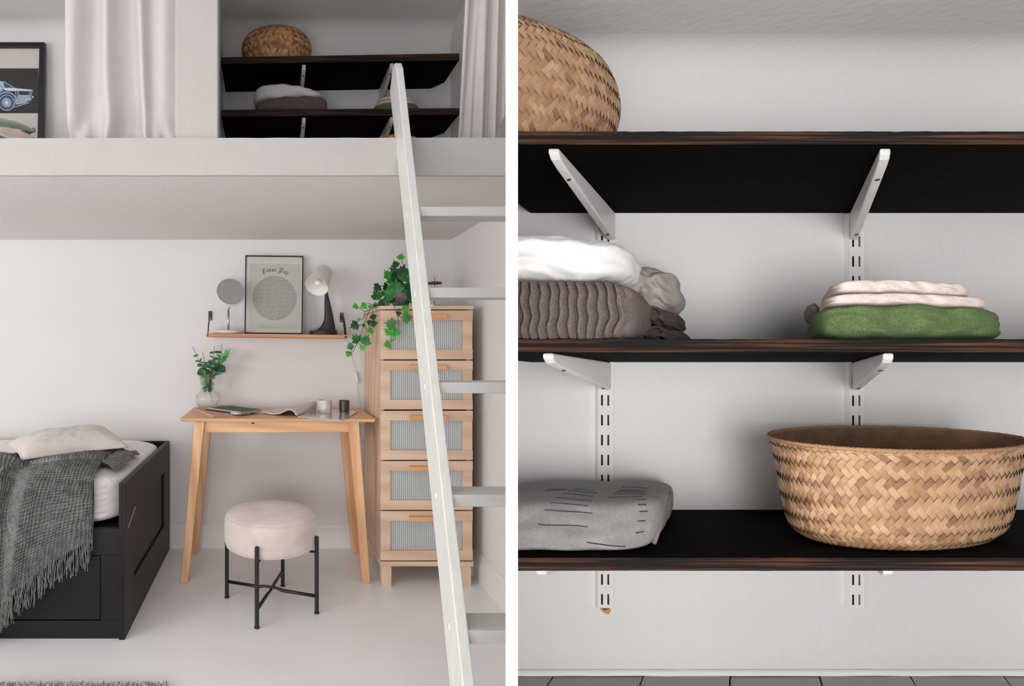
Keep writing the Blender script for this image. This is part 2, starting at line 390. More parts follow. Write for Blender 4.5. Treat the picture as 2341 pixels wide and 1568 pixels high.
for i in range(len(edges)-1):
    r = []
    for e, off in ((edges[i], .0012), (edges[i+1], -.0012)):
        p0 = P(e[0], 1540, D2); p1 = P(e[1], 1540, DB); q = p0+(p1-p0)*((D2-PF)/(D2-DB))
        r.append((Vector((p0.x+off, p0.y, NZF-.0105-.002)), Vector((q.x+off, q.y, NZF-.0105-.002))))
    zz = .002*random.random()-.001
    pk = MB().prism([r[0][1], r[1][1], r[1][0], r[0][0]], (0, 0, .0125+zz)).build('plank', M['plank'], fl, clip=CL if i < 2 else None)
    pk.location = (0, 0, -(NZF-.02))
h0 = 12/F*D2
bb = MB()
for s_ in [0]:
    def qf(s, t):
        x = .3+(XE-.3)*s; a_ = t*PI/2
        return Vector((x, D2-.001-.006*math.cos(a_)+.0006*nz(x*30, 5), NZF-.001+h0*(.2+.8*math.sin(a_))+.0008*nz(x*14, 2)))
    bb.grid(qf, 120, 6, thick=0)
struct('baseboard_closet', bb, M['trim'], clip=CL, smooth=True, recalc=False)

# shelves of the closet: a board (dark faces) with a worn front edge as a part
for (v0, v1, lb) in ((300, 330, 'topmost dark stained shelf board in the closet, under the cut-off basket'),
                     (775, 805, 'dark stained shelf board in the closet carrying the green towel'),
                     (1275, 1305, 'lowest dark stained shelf board in the closet carrying the big open basket')):
    c = n(1800, v1, .5)
    t_ = thing('shelf_board', c, lb, 'shelf', 'dark shelf boards in the closet')
    MB().hexa([n(1000, v1, .012), n(3130, v1, .012), n(2620, v1, .995), n(1000, v1, .995),
               n(1000, v0, .012), n(3130, v0, .012), n(2620, v0, .995), n(1000, v0, .995)]).build('board', M['stain'], t_, clip=CL)
    e = MB()
    def ef(s, t, v0=v0, v1=v1):
        u = 1000+2130*s; w = 1.2*nz(u*.03, v0); a_ = t*PI
        return n(u, (v0+v1)/2-(v1-v0)/2*math.cos(a_)*(-1)*(1) if 0 else v1+(v0-v1)*t+w*(1 if t > .5 else .4), -.002+.004*abs(2*t-1)**4)
    e.grid(ef, 280, 7); e.build('front_edge', M['worn'], t_, clip=CL, smooth=True, label='worn brown front edge', recalc=False)
# uprights: slotted rails
def slotted_rail(name, ua, ub, va, vb, first, label, lip=False):
    D = D2-.0075; s = D/F
    t_ = thing(name, P((ua+ub)/2, vb, D2), label, 'shelf rail', 'slotted white wall rails')
    mb = MB(); xs = [ua, ua+7, ua+11.5, ub-13.5, ub-9, ub]
    zs = [va]; sl = []
    v = first
    while v > va+30: sl.append(v); v -= 45.5
    sl = sorted(sl)
    for q in sl: zs += [q, q+24]
    zs = sorted(z for z in zs if z < vb)+[vb]
    for i in range(5):
        for j in range(len(zs)-1):
            hole = i in (1, 3) and any(abs(zs[j]-q) < .1 for q in sl)
            if hole: continue
            mb.add([P(xs[i], zs[j], D), P(xs[i+1], zs[j], D), P(xs[i+1], zs[j+1], D), P(xs[i], zs[j+1], D)], [(0, 3, 2, 1)])
    for x in (ua, ub):
        a_, b_ = P(x, va, D), P(x, vb, D); k = .0012*(1 if x == ua else -1)
        mb.box(min(a_.x, a_.x+k), max(a_.x, a_.x+k), D+.0002, D2-.0003, b_.z, a_.z)
    mb.build('channel', M['whitem'], t_)
    a_, b_ = P(ua+5, va, D), P(ub-7, vb-2, D)
    MB().box(a_.x, b_.x, D+.004, D+.005, b_.z, a_.z).build('slot_shade', M['slot'], t_, label='dark inside of the rail')
    if lip:
        c = P((ua+ub)/2, vb+6, D)
        MB().prism([c+Vector((-.009, 0, .006)), c+Vector((-.002, 0, .0005)), c+Vector((.006, 0, .003)), c+Vector((.008, 0, -.001)), c+Vector((.004, 0, -.006)), c+Vector((-.001, 0, -.004))], (0, .006, 0)).build('paint_chip', M['brass'], t_, label='ochre chip at the foot of the rail')
    return t_
slotted_rail('wall_rail', 1367, 1402, 488, 1390, 1358, 'slotted white rail on the closet wall, left one, ending in an ochre chip', True)
slotted_rail('wall_rail', 1941, 1976, 488, 1390, 1359, 'slotted white rail on the closet wall, behind the big open basket')
# brackets
BR = [(1260, 332, 'white shelf bracket under the top closet shelf, beside the cut-off white duvet'), (2027, 332, 'white shelf bracket under the top closet shelf, above the pink towel'),
      (1247, 806, 'white shelf bracket under the middle closet shelf, above the grey blanket'), (2034, 806, 'white shelf bracket under the middle closet shelf, above the big basket'),
      (1231, 1306, 'white shelf bracket tip under the lowest closet shelf, left'), (2034, 1306, 'white shelf bracket tip under the lowest closet shelf, right under the big basket')]
for u, v, lb in BR:
    t_ = thing('shelf_bracket', n(u, v, 1), lb, 'bracket', 'white shelf brackets in the closet')
    mb = MB(); w = 12.5; tip = 24 if v < 1300 else 21
    prof = [(.03, v), (.03, v+tip*.55), (.055, v+tip*.95), (.12, v+tip+6), (.97, v+88), (.97, v)]
    ring = [n(u-w, vv, t) for t, vv in prof]; mb.prism(ring, n(u+w, v, 0)-n(u-w, v, 0))
    mb.build('arm', M['whitem'], t_, bevel=.0018, clip=CL)
    for tt in (.22, .88):
        h = MB()
        vv = v+tip+6+(88-tip-6)*((tt-.12)/.85); c = n(u+1, vv+1.2, tt)
        ax = (n(u, v+88, .97)-n(u, v+tip+6, .12)).normalized(); sx = Vector((1, 0, 0)); nn = sx.cross(ax).normalized()
        if nn.z > 0: nn = -nn
        h.tube([c-nn*.001, c+nn*.0004], .0022, 10)
        h.build('screw_hole', M['slot'], t_)

# woven baskets --------------------------------------------------------------
def weave(mb, surf, N, H, amp, over=0.0, nm=5):
    """twill: floats of length two in two crossing directions. surf(a in 0..1 round, h in 0..1 up, off)"""
    for b in range(-3, 2*H+1):
        if b % 2: continue
        kind = 0 if b % 4 == 0 else 1
        for a0 in range(N):
            a = 2*a0
            if kind == 0: c = [(a, b), (a+2, b+2), (a+1, b+3), (a-1, b+1)]
            else: c = [(a, b), (a-2, b+2), (a-1, b+3), (a+1, b+1)]
            g = .025
            c0, c1, c2, c3 = [Vector((x, y, 0)) for x, y in c]
            mi = random.choice([0, 0, 0, 1, 1, 2, 2, 3, 4, 4]) % nm
            vs = []; ok = True
            for i, s in enumerate((-.04, .2, .5, .8, 1.04)):
                e = (.1, .8, 1.0, .8, .1)[i]
                for w in (0, 1):
                    p = (c0*(1-s)+c1*s)*(1-w)+(c3*(1-s)+c2*s)*w
                    q = (c0*(1-s)+c1*s+c3*(1-s)+c2*s)/2; p = p+(q-p)*g
                    h = p.y/(2*H)
                    if h < -.01 or h > 1.01: ok = False
                    vs.append(surf(p.x/(2*N), min(1, max(0, h)), amp*e*(.8+.4*random.random())))
            if not ok: continue
            mb.add(vs, [(0, 1, 3, 2), (2, 3, 5, 4), (4, 5, 7, 6), (6, 7, 9, 8)], mi)
    return mb
def prof_at(prof, h):
    x = h*(len(prof)-1); k = min(int(x), len(prof)-2); f = x-k
    q = [prof[max(0, k-1)], prof[k], prof[k+1], prof[min(len(prof)-1, k+2)]]
    r = []
    for j in range(len(prof[0])):
        a, b, c, d = [z[j] for z in q]
        r.append(.5*(2*b+(c-a)*f+(2*a-5*b+4*c-d)*f*f+(3*b-3*c+d-a)*f**3))
    return r
def basket(name, label, base, centre_fn, prof, N, H, mats, clip=None, open_top=False, amp=.0016):
    """centre_fn(ang, rad, zparam, off) -> world; prof = rows of (radius, height)"""
    t_ = thing(name, base, label, 'basket', 'woven seagrass baskets')
    def surf(a, h, off):
        r, z = prof_at(prof, h); return centre_fn(a*2*PI, max(0, r), z, off)
    mb = MB(); weave(mb, surf, N, H, amp)
    mb.build('woven_strips', mats, t_, clip=clip, kind='stuff', recalc=False)
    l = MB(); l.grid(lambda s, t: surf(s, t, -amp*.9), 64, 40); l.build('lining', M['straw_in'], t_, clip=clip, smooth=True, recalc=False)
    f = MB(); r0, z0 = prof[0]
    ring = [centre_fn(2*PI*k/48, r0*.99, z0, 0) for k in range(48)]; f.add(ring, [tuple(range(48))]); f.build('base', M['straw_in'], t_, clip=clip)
    if open_top:
        rm = MB()
        for kk in range(3):
            pts = []
            for i in range(241):
                a = i/240*2*PI; ph = i/240*2*PI*60+kk*2*PI/3
                r1, z1 = prof[-1]
                p = centre_fn(a, r1, z1, amp*.5+amp*.9*math.cos(ph)); p.z += amp*.9*math.sin(ph); pts.append(p)
            rm.tube(pts, amp*1.0, 6, cap=False)
        rm.build('rim', mats[2], t_, clip=clip, smooth=True)
    return t_
# big open basket on the lowest closet shelf
def c_big(a, r, V, off):
    R = 342*r+off*F/D1*1.0; dt = (.43*r)+off/(D2-D1)
    wob = 1+.012*math.sin(3*a+1)
    vv = V-(12*math.sin(a)+0)*max(0, (1275-V)/253)**2+5*math.cos(a)*max(0, (1275-V)/253)**2
    return n(2097+R*math.cos(a)*wob, vv, .42+dt*math.sin(a))
basket('open_basket', 'large open straw basket on the lowest closet shelf', n(2097, 1275, .42), c_big,
       [(.74, 1274), (.83, 1250), (.875, 1215), (.905, 1170), (.93, 1120), (.955, 1075), (.985, 1035), (1.0, 1019)], 92, 14, M['weave'], open_top=True, amp=.0014)
def c_top(a, r, V, off):
    R = 310*r+off*F/D1; dt = .42*r+off/(D2-D1)
    return n(1042+R*math.cos(a), V-off*F/D1*(.5 if V < 100 else 0)+6*nz(3*math.cos(a), V*.02, math.sin(a)*3), .44+dt*math.sin(a))
basket('domed_basket', 'straw basket cut off by the white side board, on the topmost closet shelf', n(1200, 300, .44), c_top,
       [(.72, 300), (.86, 250), (.94, 200), (.99, 150), (1.0, 105), (.95, 50), (.86, 10), (.66, -30), (.36, -55), (.02, -66)], 104, 21, M['weave'], clip=CL, amp=.0016)
# ------------------------------------------------------------------ folded textiles of the closet
def nslab(mb, u0, u1, v0, v1, t0, t1, n3, power, disp=None, skew=0, mi=0):
    """block between picture-scale limits; disp(x,y,z) -> (du,dv,dt)"""
    def fn(x, y, z):
        u = (u0+u1)/2+(u1-u0)/2*x; v = (v0+v1)/2-(v1-v0)/2*z; t = (t0+t1)/2+(t1-t0)/2*y
        if disp: a_, b_, c_ = disp(x, y, z); u += a_; v += b_; t += c_
        v = min(v, LIM[0])
        return n(u+skew*t, v, t)
    return mb.rbox(n3, power, fn, mi)
LIM = [774.6]
def ribs(x, y, z):
    uu = 1276+174*x; bow = 8*z*z
    ph = (uu+bow-10*nz(z*1.3, x*2))/21.0*2*PI
    k = abs(math.sin(ph/2))**.5
    sc = 1 if abs(x) < .97 else .5
    dv = 5*nz(x*3, y*2)-5*k*sc*max(0, z)
    dt = -.045*k*sc if y < .2 else 0
    return (6*nz(z*2, y*2)+10*(1-z*z)*(.4 if x > .8 else 0), dv, dt)
t_ = thing('ribbed_blanket', n(1276, 775, .2), 'folded taupe ribbed blanket under the white duvet, on the middle closet shelf', 'blanket')
mb = MB(); nslab(mb, 1100, 1450, 640, 779, .0, .45, (200, 16, 28), 4.6, ribs); mb.build('front_fold', M['ribbed'], t_, clip=CL, smooth=True)
def dk(x, y, z): return (10*nz(y*2, z*2), 6*nz(x*2, y*2)+2.2*math.sin(z*9+y*3), .05*nz(x*3, z*3)+.01*math.sin(z*16))
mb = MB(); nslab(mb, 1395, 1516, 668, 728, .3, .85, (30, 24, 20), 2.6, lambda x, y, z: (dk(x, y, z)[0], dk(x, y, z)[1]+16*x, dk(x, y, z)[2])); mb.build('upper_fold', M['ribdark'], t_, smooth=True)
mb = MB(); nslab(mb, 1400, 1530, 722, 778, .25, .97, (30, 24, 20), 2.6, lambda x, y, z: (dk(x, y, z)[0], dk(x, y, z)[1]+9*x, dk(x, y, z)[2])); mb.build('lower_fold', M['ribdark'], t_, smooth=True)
def puff(x, y, z): return (7*nz(z*2, y*2, 4), 8*nz(x*2.2, y*2, 1)+bl(z, 9*x, 3*math.sin(x*6)) + 3*nz(x*7, y*5, z*4), .03*nz(x*3, z*3, 7))
LIM[0] = 647
mb = MB(); nslab(mb, 1060, 1424, 520, 640, .03, .5, (60, 24, 24), 3.4, puff)
o = mb.build('folded_duvet', M['duvet'], clip=CL, smooth=True); tag(o, 'bright white folded duvet on top of the taupe ribbed blanket in the closet', 'bedding')
LIM[0] = 9999
def bg(x, y, z): return (16*nz(z*1.5, y*2, 9), 14*nz(x*2.2, y*2, 5)+14*x, .05*nz(x*3, z*3, 3))
mb = MB(); nslab(mb, 1335, 1505, 540, 672, .55, .93, (40, 30, 24), 2.6, bg)
o = mb.build('crumpled_cloth', M['beige'], smooth=True); tag(o, 'crumpled grey beige cloth behind the white duvet and the ribbed blanket', 'cloth')
# towels
LIM[0] = 774.6
def gt(x, y, z):
    return (5*nz(z*2, y*2, 2)-6*z*z*(x > .8), bl(z, 7*nz(x*2.1, y*2, 8)-5*math.exp(-((x+.15)/.3)**2)+8*max(0, x), 2*nz(x*3, y)), -.02*nz(x*5, z*3, 5)-.012*math.sin(x*11+z*2)*.6)
mb = MB(); nslab(mb, 1868, 2330, 684, 777, .05, .85, (90, 24, 24), 5.0, gt)
o = mb.build('green_towel', M['green'], smooth=True); tag(o, 'folded olive green towel on the middle closet shelf', 'towel')
LIM[0] = 9999
t_ = thing('pink_towel', n(2080, 690, .4), 'folded pale pink towel on the olive green towel in the closet', 'towel')
def pk1(x, y, z): return (3*nz(z*3, y*3), 3.5*nz(x*2, y*2, 12)-4*math.exp(-((x+.2)/.4)**2)+5*max(0, x), -.012*nz(x*6, z*3))
mb = MB(); nslab(mb, 1893, 2290, 664, 694, .06, .8, (80, 20, 12), 6.0, pk1); mb.build('lower_layer', M['pink'], t_, smooth=True)
mb = MB(); nslab(mb, 1908, 2250, 630, 665, .08, .8, (80, 20, 12), 6.0, pk1); mb.build('upper_layer', M['pink'], t_, smooth=True)
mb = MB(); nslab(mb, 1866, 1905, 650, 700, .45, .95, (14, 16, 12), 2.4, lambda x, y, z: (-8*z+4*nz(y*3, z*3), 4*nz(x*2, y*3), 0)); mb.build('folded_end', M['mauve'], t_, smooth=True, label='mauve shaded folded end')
# grey blanket with stitched lines
LIM[0] = 1274.6
def gb(x, y, z):
    sl = 12*(1+y)*.5
    return ((9*(1-z*z)*(x > .9))+4*nz(y*3, z*2), bl(z, 5*nz(x*2, y*2, 3), 1.5*nz(x*3, y*2)), .02*nz(x*3, z*2)+-.10*z*min(1, max(-1, y*1.5))*(y < 0))
t_ = thing('grey_blanket', n(1320, 1275, .4), 'folded grey twill blanket with stitched lines on the lowest closet shelf', 'blanket')
GBL = (1020, 1484, 1168, 1277, .15, .92)
mb = MB(); nslab(mb, *GBL, (90, 30, 24), 7.0, gb, skew=-25); mb.build('folded_layers', M['greyweave'], t_, clip=CL, smooth=True)
def gface(x, w):      # point on the blanket's front-top skin, w 0 (bottom front) .. 1 (top back)
    u0, u1, v0, v1, t0, t1 = GBL
    ang = w
    if w < .55: y, z = -1, -1+2*(w/.55)
    else: y, z = -1+2*(w-.55)/.45*.8, 1
    pw = 7.0; l = (abs(x)**pw+abs(y)**pw+abs(z)**pw)**(1/pw)
    x, y, z = x/l, y/l, z/l
    u = (u0+u1)/2+(u1-u0)/2*x; v = (v0+v1)/2-(v1-v0)/2*z; t = (t0+t1)/2+(t1-t0)/2*y
    a_, b_, c_ = gb(x, y, z); return n(u+a_-25*t, min(v+b_, 1274), t+c_)
sl = MB()
def stitch(x0, x1, w0, w1):
    pts = [gface(x0+(x1-x0)*k/14, w0+(w1-w0)*k/14) for k in range(15)]
    sl.tube(pts, .0007, 5)
for k, w in enumerate((.30, .44, .52, .60, .68, .75, .83)): stitch(-.22+.02*k, .30-.02*k+.04*(k % 2), w, w-.03)
for k, w in enumerate((.62, .68, .74, .80, .87)): stitch(.42+.01*k, .84-.01*k, w, w)
for k, w in enumerate((.12,)): stitch(.33, .76, w, w-.05)
for k, w in enumerate((.20, .32, .42, .50, .57)): stitch(.84, .965, w, w)
for k, w in enumerate((.78, .84)): stitch(-.42, -.16, w, w-.01)
sl.build('stitched_line', M['slit'], t_, smooth=True, clip=CL, label='dark stitched lines')
mb = MB()
mb.tube([n(1478, 1266, .17), n(1482, 1240, .23), n(1480, 1216, .36), n(1473, 1200, .52), n(1468, 1190, .70)], [.0022, .0028, .0024, .0028, .0018], 8); mb.build('hem', M['mauve'], t_, smooth=True, label='rolled brownish hem')
LIM[0] = 9999

# ================================================================== LOFT CLOSET shelves (upper part of the left room)
SF = 2.68
def loft_shelf(vl, vr, lb, uL=505, uR=1050):
    zl, zr = E+(CY-vl)/F*SF, E+(CY-vr)/F*SF; th = .03; xl = (uL-CX)/F*SF; xr = (uR-CX)/F*SF
    t_ = thing('loft_shelf', ((xl+xr)/2, YB, (zl+zr)/2), lb, 'shelf', 'dark shelves in the loft closet')
    pl = [(xl, SF+.003), (xr, SF+.003), (xr, YB-.07), (xr-.05, YB-.001), (xl, YB-.001)]
    zt = lambda x: zl+(zr-zl)*(x-xl)/(xr-xl)
    k = len(pl)
    MB().add([(x, y, zt(x)-th) for x, y in pl]+[(x, y, zt(x)) for x, y in pl],
             [tuple(range(k-1, -1, -1)), tuple(range(k, 2*k))]+[(i, (i+1) % k, k+(i+1) % k, k+i) for i in range(k)]).build('board', M['stain'], t_)
    MB().hexa([(xl, SF, zl-th), (xr, SF, zr-th), (xr, SF+.003, zr-th), (xl, SF+.003, zl-th), (xl, SF, zl), (xr, SF, zr), (xr, SF+.003, zr), (xl, SF+.003, zl)]).build('front_edge', M['worn'], t_, label='worn brown front edge')
    return zt
zt1 = loft_shelf(131, 122, 'upper dark shelf of the loft closet, under the straw basket')
zt2 = loft_shelf(251, 247, 'lower dark shelf of the loft closet, under the ribbed blanket and green towel')
for x, lb in ((.157, 'left'), (.569, 'right, beside the top of the ladder')):
    t_ = thing('wall_rail', (x, YB, LZ1), 'slotted white wall rail in the loft closet, '+lb, 'shelf rail', 'loft closet wall rails')
    MB().box(x-.013, x+.013, YB-.009, YB-.001, LZ1+.04, zt1(x)-.03).build('channel', M['whitem'], t_, bevel=.001)
    for zt, w in ((zt1, 'upper'), (zt2, 'lower')):
        z = zt(x)-.0305
        b = thing('shelf_bracket', (x, YB-.01, z), 'white bracket under the %s loft closet shelf, %s' % (w, lb), 'bracket', 'loft closet brackets')
        mb = MB(); ring = [(x-.0085, SF+.02, z), (x-.0085, SF+.02, z-.014), (x-.0085, SF+.028, z-.022), (x-.0085, SF+.05, z-.03), (x-.0085, YB-.011, z-.075), (x-.0085, YB-.011, z)]
        mb.prism(ring, (.017, 0, 0)); mb.build('arm', M['whitem'], b, bevel=.002)
        h = MB(); h.tube([(x, SF+.06, z-.0305), (x, SF+.06, z-.0345)], .0035, 8); h.build('screw_hole', M['slot'], b)
def mk_dome(cx_, cy_, R, z0, hgt):
    def f(a, r, z, off): return Vector((cx_+(R*r+off)*math.cos(a), cy_+(R*r+off)*math.sin(a)*.8, z0+hgt*z+(off if z > .5 else 0)))
    return f
DP = [(.74, 0), (.84, .14), (.93, .3), (.99, .45), (1.0, .56), (.95, .7), (.86, .82), (.66, .92), (.36, .98), (.02, 1.0)]
cb = P(632, 130, 2.83)
basket('domed_basket', 'domed brown straw basket on the upper shelf of the loft closet', (cb.x, 2.83, zt1(cb.x)), mk_dome(cb.x, 2.83, .170, zt1(cb.x)+.002, .192), DP, 84, 17, M['weaved'], amp=.0018)
cb = P(903, 306, 2.45)
basket('domed_basket', 'top of a straw basket peeking over the loft edge behind the ladder', (cb.x, 2.45, LZ1), mk_dome(cb.x, 2.45, .14, LZ1+.001, .222), DP, 70, 17, M['weaved'], amp=.0018)
def wslab(mb, x0, x1, y0, y1, z0, z1, n3, power, disp=None, mi=0):
    def fn(x, y, z):
        d = Vector(disp(x, y, z)) if disp else Vector((0, 0, 0))
        p = Vector(((x0+x1)/2+(x1-x0)/2*x, (y0+y1)/2+(y1-y0)/2*y, (z0+z1)/2+(z1-z0)/2*z))+d
        p.z = max(p.z, z0+.0005) ; return p
    return mb.rbox(n3, power, fn, mi)
def L(u, D): return (u-CX)/F*D
zs = zt2(0)
mb = MB(); wslab(mb, L(583, 2.71), L(751, 2.71), 2.7, 2.95, zs, zs+.078, (260, 16, 20), 4.2,
     lambda x, y, z: (.004*nz(z*3, y*2), -.008*abs(math.sin(x*46))**.6*min(1, max(0, -y*2)), bl(z, .006*nz(x*3, y*2)+.008*x, 0)))
tag(mb.build('ribbed_blanket', M['ribbed'], smooth=True), 'folded taupe ribbed blanket on the lower loft closet shelf', 'blanket')
mb = MB(); wslab(mb, L(580, 2.72), L(741, 2.72), 2.71, 2.93, zs+.068, zs+.128, (60, 20, 14), 3.2,
     lambda x, y, z: (.004*nz(z*3, y*2), .004*nz(x*4, z*3), bl(z, .016*(1-(x+.25)**2)-.008*x+.004*nz(x*4, y*2), .005*math.sin(x*7)+.01*x)))
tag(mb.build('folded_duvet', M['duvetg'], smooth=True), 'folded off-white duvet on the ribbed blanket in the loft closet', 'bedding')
zs = zt2(.58)
mb = MB(); wslab(mb, L(855, 2.72), L(964, 2.72), 2.71, 2.93, zs, zs+.046, (60, 16, 14), 3.6, lambda x, y, z: (0, .003*nz(x*6, z*3), .003*nz(x*3, y*2)))
tag(mb.build('green_towel', M['green'], smooth=True), 'folded green towel on the lower loft closet shelf, behind the ladder', 'towel')
t_ = thing('pink_towel', (.6, 2.8, zs+.045), 'folded pale pink towel on the green towel in the loft closet', 'towel')
for a_, b_, z0, nm_ in ((862, 957, .043, 'lower_layer'), (866, 948, .06, 'upper_layer')):
    mb = MB(); wslab(mb, L(a_, 2.73), L(b_, 2.73), 2.72, 2.92, zs+z0, zs+z0+.019, (40, 14, 8), 3.6); mb.build(nm_, M['pink'], t_, smooth=True)

# ------------------------------------------------------------------ loft left: bed, cushion, framed print
t_ = thing('loft_mattress', (-1.2, 2.4, LZ1), 'taupe throw covered mattress lying on the loft floor behind the ledge', 'mattress')
mb = MB(); wslab(mb, -2.2, -.82, 1.98, 2.7, LZ1, LZ1+.07, (60, 40, 8), 8, lambda x, y, z: (0, 0, .004*nz(x*8, y*8) if z > 0 else 0)); mb.build('mattress_body', M['sheet'], t_, smooth=True)
def thr(s, t):
    x = -2.1+(1.385)*s; y = 1.885+.35*t
    z = LZ1+.012+.062*min(1, max(0, (y-1.93)/.06))*(1 if x < -.86 else max(0, 1-(x+.86)/.12))
    z += .012*nz(x*14, y*9)+.006*nz(x*40, y*14)+(.022*math.exp(-((x+.97)/.11)**2))*(t < .5)
    return Vector((x, y, max(LZ1+.004, z)))
mb = MB(); mb.grid(thr, 200, 50, thick=.003); o = mb.build('crumpled_throw', M['blanket'], smooth=True)
tag(o, 'crumpled taupe throw on the loft mattress at the ledge', 'throw')
def cush(s, t):
    x, y = 2*s-1, 2*t-1
    w = (max(0, 1-x**4)*max(0, 1-y**4))**.6
    return x, y, w
mb = MB()
ca, cbv, cc, cd = P(-260, 318, 2.12), P(84, 330, 2.03), P(30, 350, 2.4), P(-300, 330, 2.4)
for sg in (1, -1):
    def f(s, t, sg=sg):
        x, y, w = cush(s, t); p = (ca*(1-s)+cbv*s)*(1-t)+(cd*(1-s)+cc*s)*t
        return p+Vector((0, 0, .062*w*max(sg, -.3)+.046))
    mb.grid(f, 30, 30)
o = mb.build('green_cushion', M['cushion'], smooth=True); tag(o, 'green velvet cushion on the loft mattress in front of the car print', 'cushion')
class Quad:
    def __init__(s, bl, br, tr, tl): s.c = [Vector(p) for p in (bl, br, tr, tl)]; s.n = (s.c[1]-s.c[0]).cross(s.c[3]-s.c[0]).normalized()
    def p(s, x, y, o=0):
        b = s.c[0]*(1-x)+s.c[1]*x; t = s.c[3]*(1-x)+s.c[2]*x; return b*(1-y)+t*y+s.n*o
    def plate(s, mb, pts, o0, o1, mi=0):
        a = [s.p(x, y, o0) for x, y in pts]; k = len(a); b = [s.p(x, y, o1) for x, y in pts]
        mb.add(a+b, [tuple(range(k-1, -1, -1)), tuple(range(k, 2*k))]+[(i, (i+1) % k, k+(i+1) % k, k+i) for i in range(k)], mi)
    def rect(s, mb, x0, x1, y0, y1, o0, o1, mi=0): s.plate(mb, [(x0, y0), (x1, y0), (x1, y1), (x0, y1)], o0, o1, mi)
def frame(q, t_, bx, by, mi, depth=.018):
    for nm, r in (('left', (0, bx, 0, 1)), ('right', (1-bx, 1, 0, 1)), ('top', (bx, 1-bx, 1-by, 1)), ('bottom', (bx, 1-bx, 0, by))):
        mb = MB(); q.rect(mb, *r, -.004, depth-.004); mb.build('frame_bar', M[mi], t_, bevel=.0008)
    mb = MB(); q.rect(mb, bx*.9, 1-bx*.9, by*.9, 1-by*.9, -.004, .004); return mb
# car print: right part in view; the frame is about 500 x 700 mm
YP = 2.94; zr_ = LZ1+.0005
bl = Vector((L(-122, YP), YP-.10, zr_)); br = Vector((L(104, YP), YP-.10, zr_)); top = E+(CY-98)/F*(YP+.05)
top = E+(CY-98)/F*2.945; tl = Vector((L(-122, YP)*1.0, YP+.05, top)); tr = Vector((L(104, YP+.05), YP+.05, top))
for p in (bl, br): p.y = 2.66
sc_ = 2.66/2.95
bl.x = tl.x = L(-205, 2.955); br.x = tr.x = L(104.5, 2.955); bl.y = br.y = 2.915; tl.y = tr.y = 2.957
q = Quad(bl, br, tr, tl)
# solve picture position -> (x,y) on the leaning sheet
def onq(q, u, v):
    d = Vector(((u-CX)/F, 1, -(v-CY)/F)); o_ = Vector((0, 0, E)); k = (q.c[0]-o_).dot(q.n)/d.dot(q.n); p = o_+d*k
    x = .5
    for _ in range(4):
        zb_ = q.c[0].z*(1-x)+q.c[1].z*x; zt_ = q.c[3].z*(1-x)+q.c[2].z*x; y = (p.z-zb_)/(zt_-zb_)
        l_ = q.c[0]*(1-y)+q.c[3]*y; r_ = q.c[1]*(1-y)+q.c[2]*y; x = (p-l_).dot(r_-l_)/(r_-l_).dot(r_-l_)
    return x, y
t_ = thing('framed_print', (bl+br)/2, 'black framed print of a pale blue see-through car, leaning in the loft', 'picture')
mb = frame(q, t_, .038, .030, 'blackm', .022); sh = mb.build('print_sheet', M['mat_w'], t_)
g = MB(); layers = [M['night'], M['night2'], M['xblue'], M['xlight'], M['xwhite'], M['ink']]
def zz(pts): return [onq(q, x/9.225, 150+y/9.225) for x, y in pts]      # coordinates of a close look at the print
Z0 = .0041
def pl(pts, k, o): q.plate(g, pts, Z0, Z0+.0002*o, k)
pl(zz([(-1000, 66), (820, 66), (826, 1012), (-1000, 1012)]), 0, 1)
pl(zz([(-1000, 958), (826, 958), (826, 1012), (-1000, 1012)]), 1, 2)
pl(zz([(-560, 480), (-380, 350), (0, 330), (85, 345), (160, 400), (300, 465), (420, 485), (560, 510), (695, 520), (695, 650), (720, 670), (680, 740), (620, 790), (470, 845), (320, 890), (-560, 880), (-760, 840), (-780, 560)]), 2, 2)
pl(zz([(0, 335), (80, 345), (105, 480), (0, 600)]), 3, 3)
pl(zz([(95, 478), (300, 480), (690, 522), (690, 545), (400, 540), (200, 545), (100, 520)]), 4, 3)
pl(zz([(180, 560), (330, 570), (350, 720), (300, 640)]), 1, 3)
pl(zz([(410, 640), (640, 640), (670, 690), (540, 790), (345, 822), (325, 700)]), 3, 3)
pl(zz([(430, 560), (590, 560), (590, 630), (430, 630)]), 0, 4)
def arc(cx_, cy_, r0, r1, k, o, a0=0, a1=360, st=30):
    A = [math.radians(a0+(a1-a0)*i/st) for i in range(st+1)]
    for i in range(st):
        pl(zz([(cx_+r0*math.cos(A[i]), cy_+r0*math.sin(A[i])), (cx_+r1*math.cos(A[i]), cy_+r1*math.sin(A[i])), (cx_+r1*math.cos(A[i+1]), cy_+r1*math.sin(A[i+1])), (cx_+r0*math.cos(A[i+1]), cy_+r0*math.sin(A[i+1]))]), k, o)
for cxw in (150, -560):
    arc(cxw, 790, 0, 166, 2, 5); arc(cxw, 790, 158, 168, 4, 6); arc(cxw, 790, 75, 100, 3, 6); arc(cxw, 790, 0, 34, 4, 6); arc(cxw, 790, 36, 72, 3, 5.5)
    arc(cxw, 790, 168, 188, 1, 5, 190, 345); arc(cxw, 790, 205, 228, 3, 6, 195, 350)
def line(a_, b_, w, k, o):
    a_, b_ = Vector((*a_, 0)), Vector((*b_, 0)); d = (b_-a_).normalized(); m_ = Vector((-d.y, d.x, 0))*w/2
    pl(zz([(a_+m_)[:2], (b_+m_)[:2], (b_-m_)[:2], (a_-m_)[:2]]), k, o)
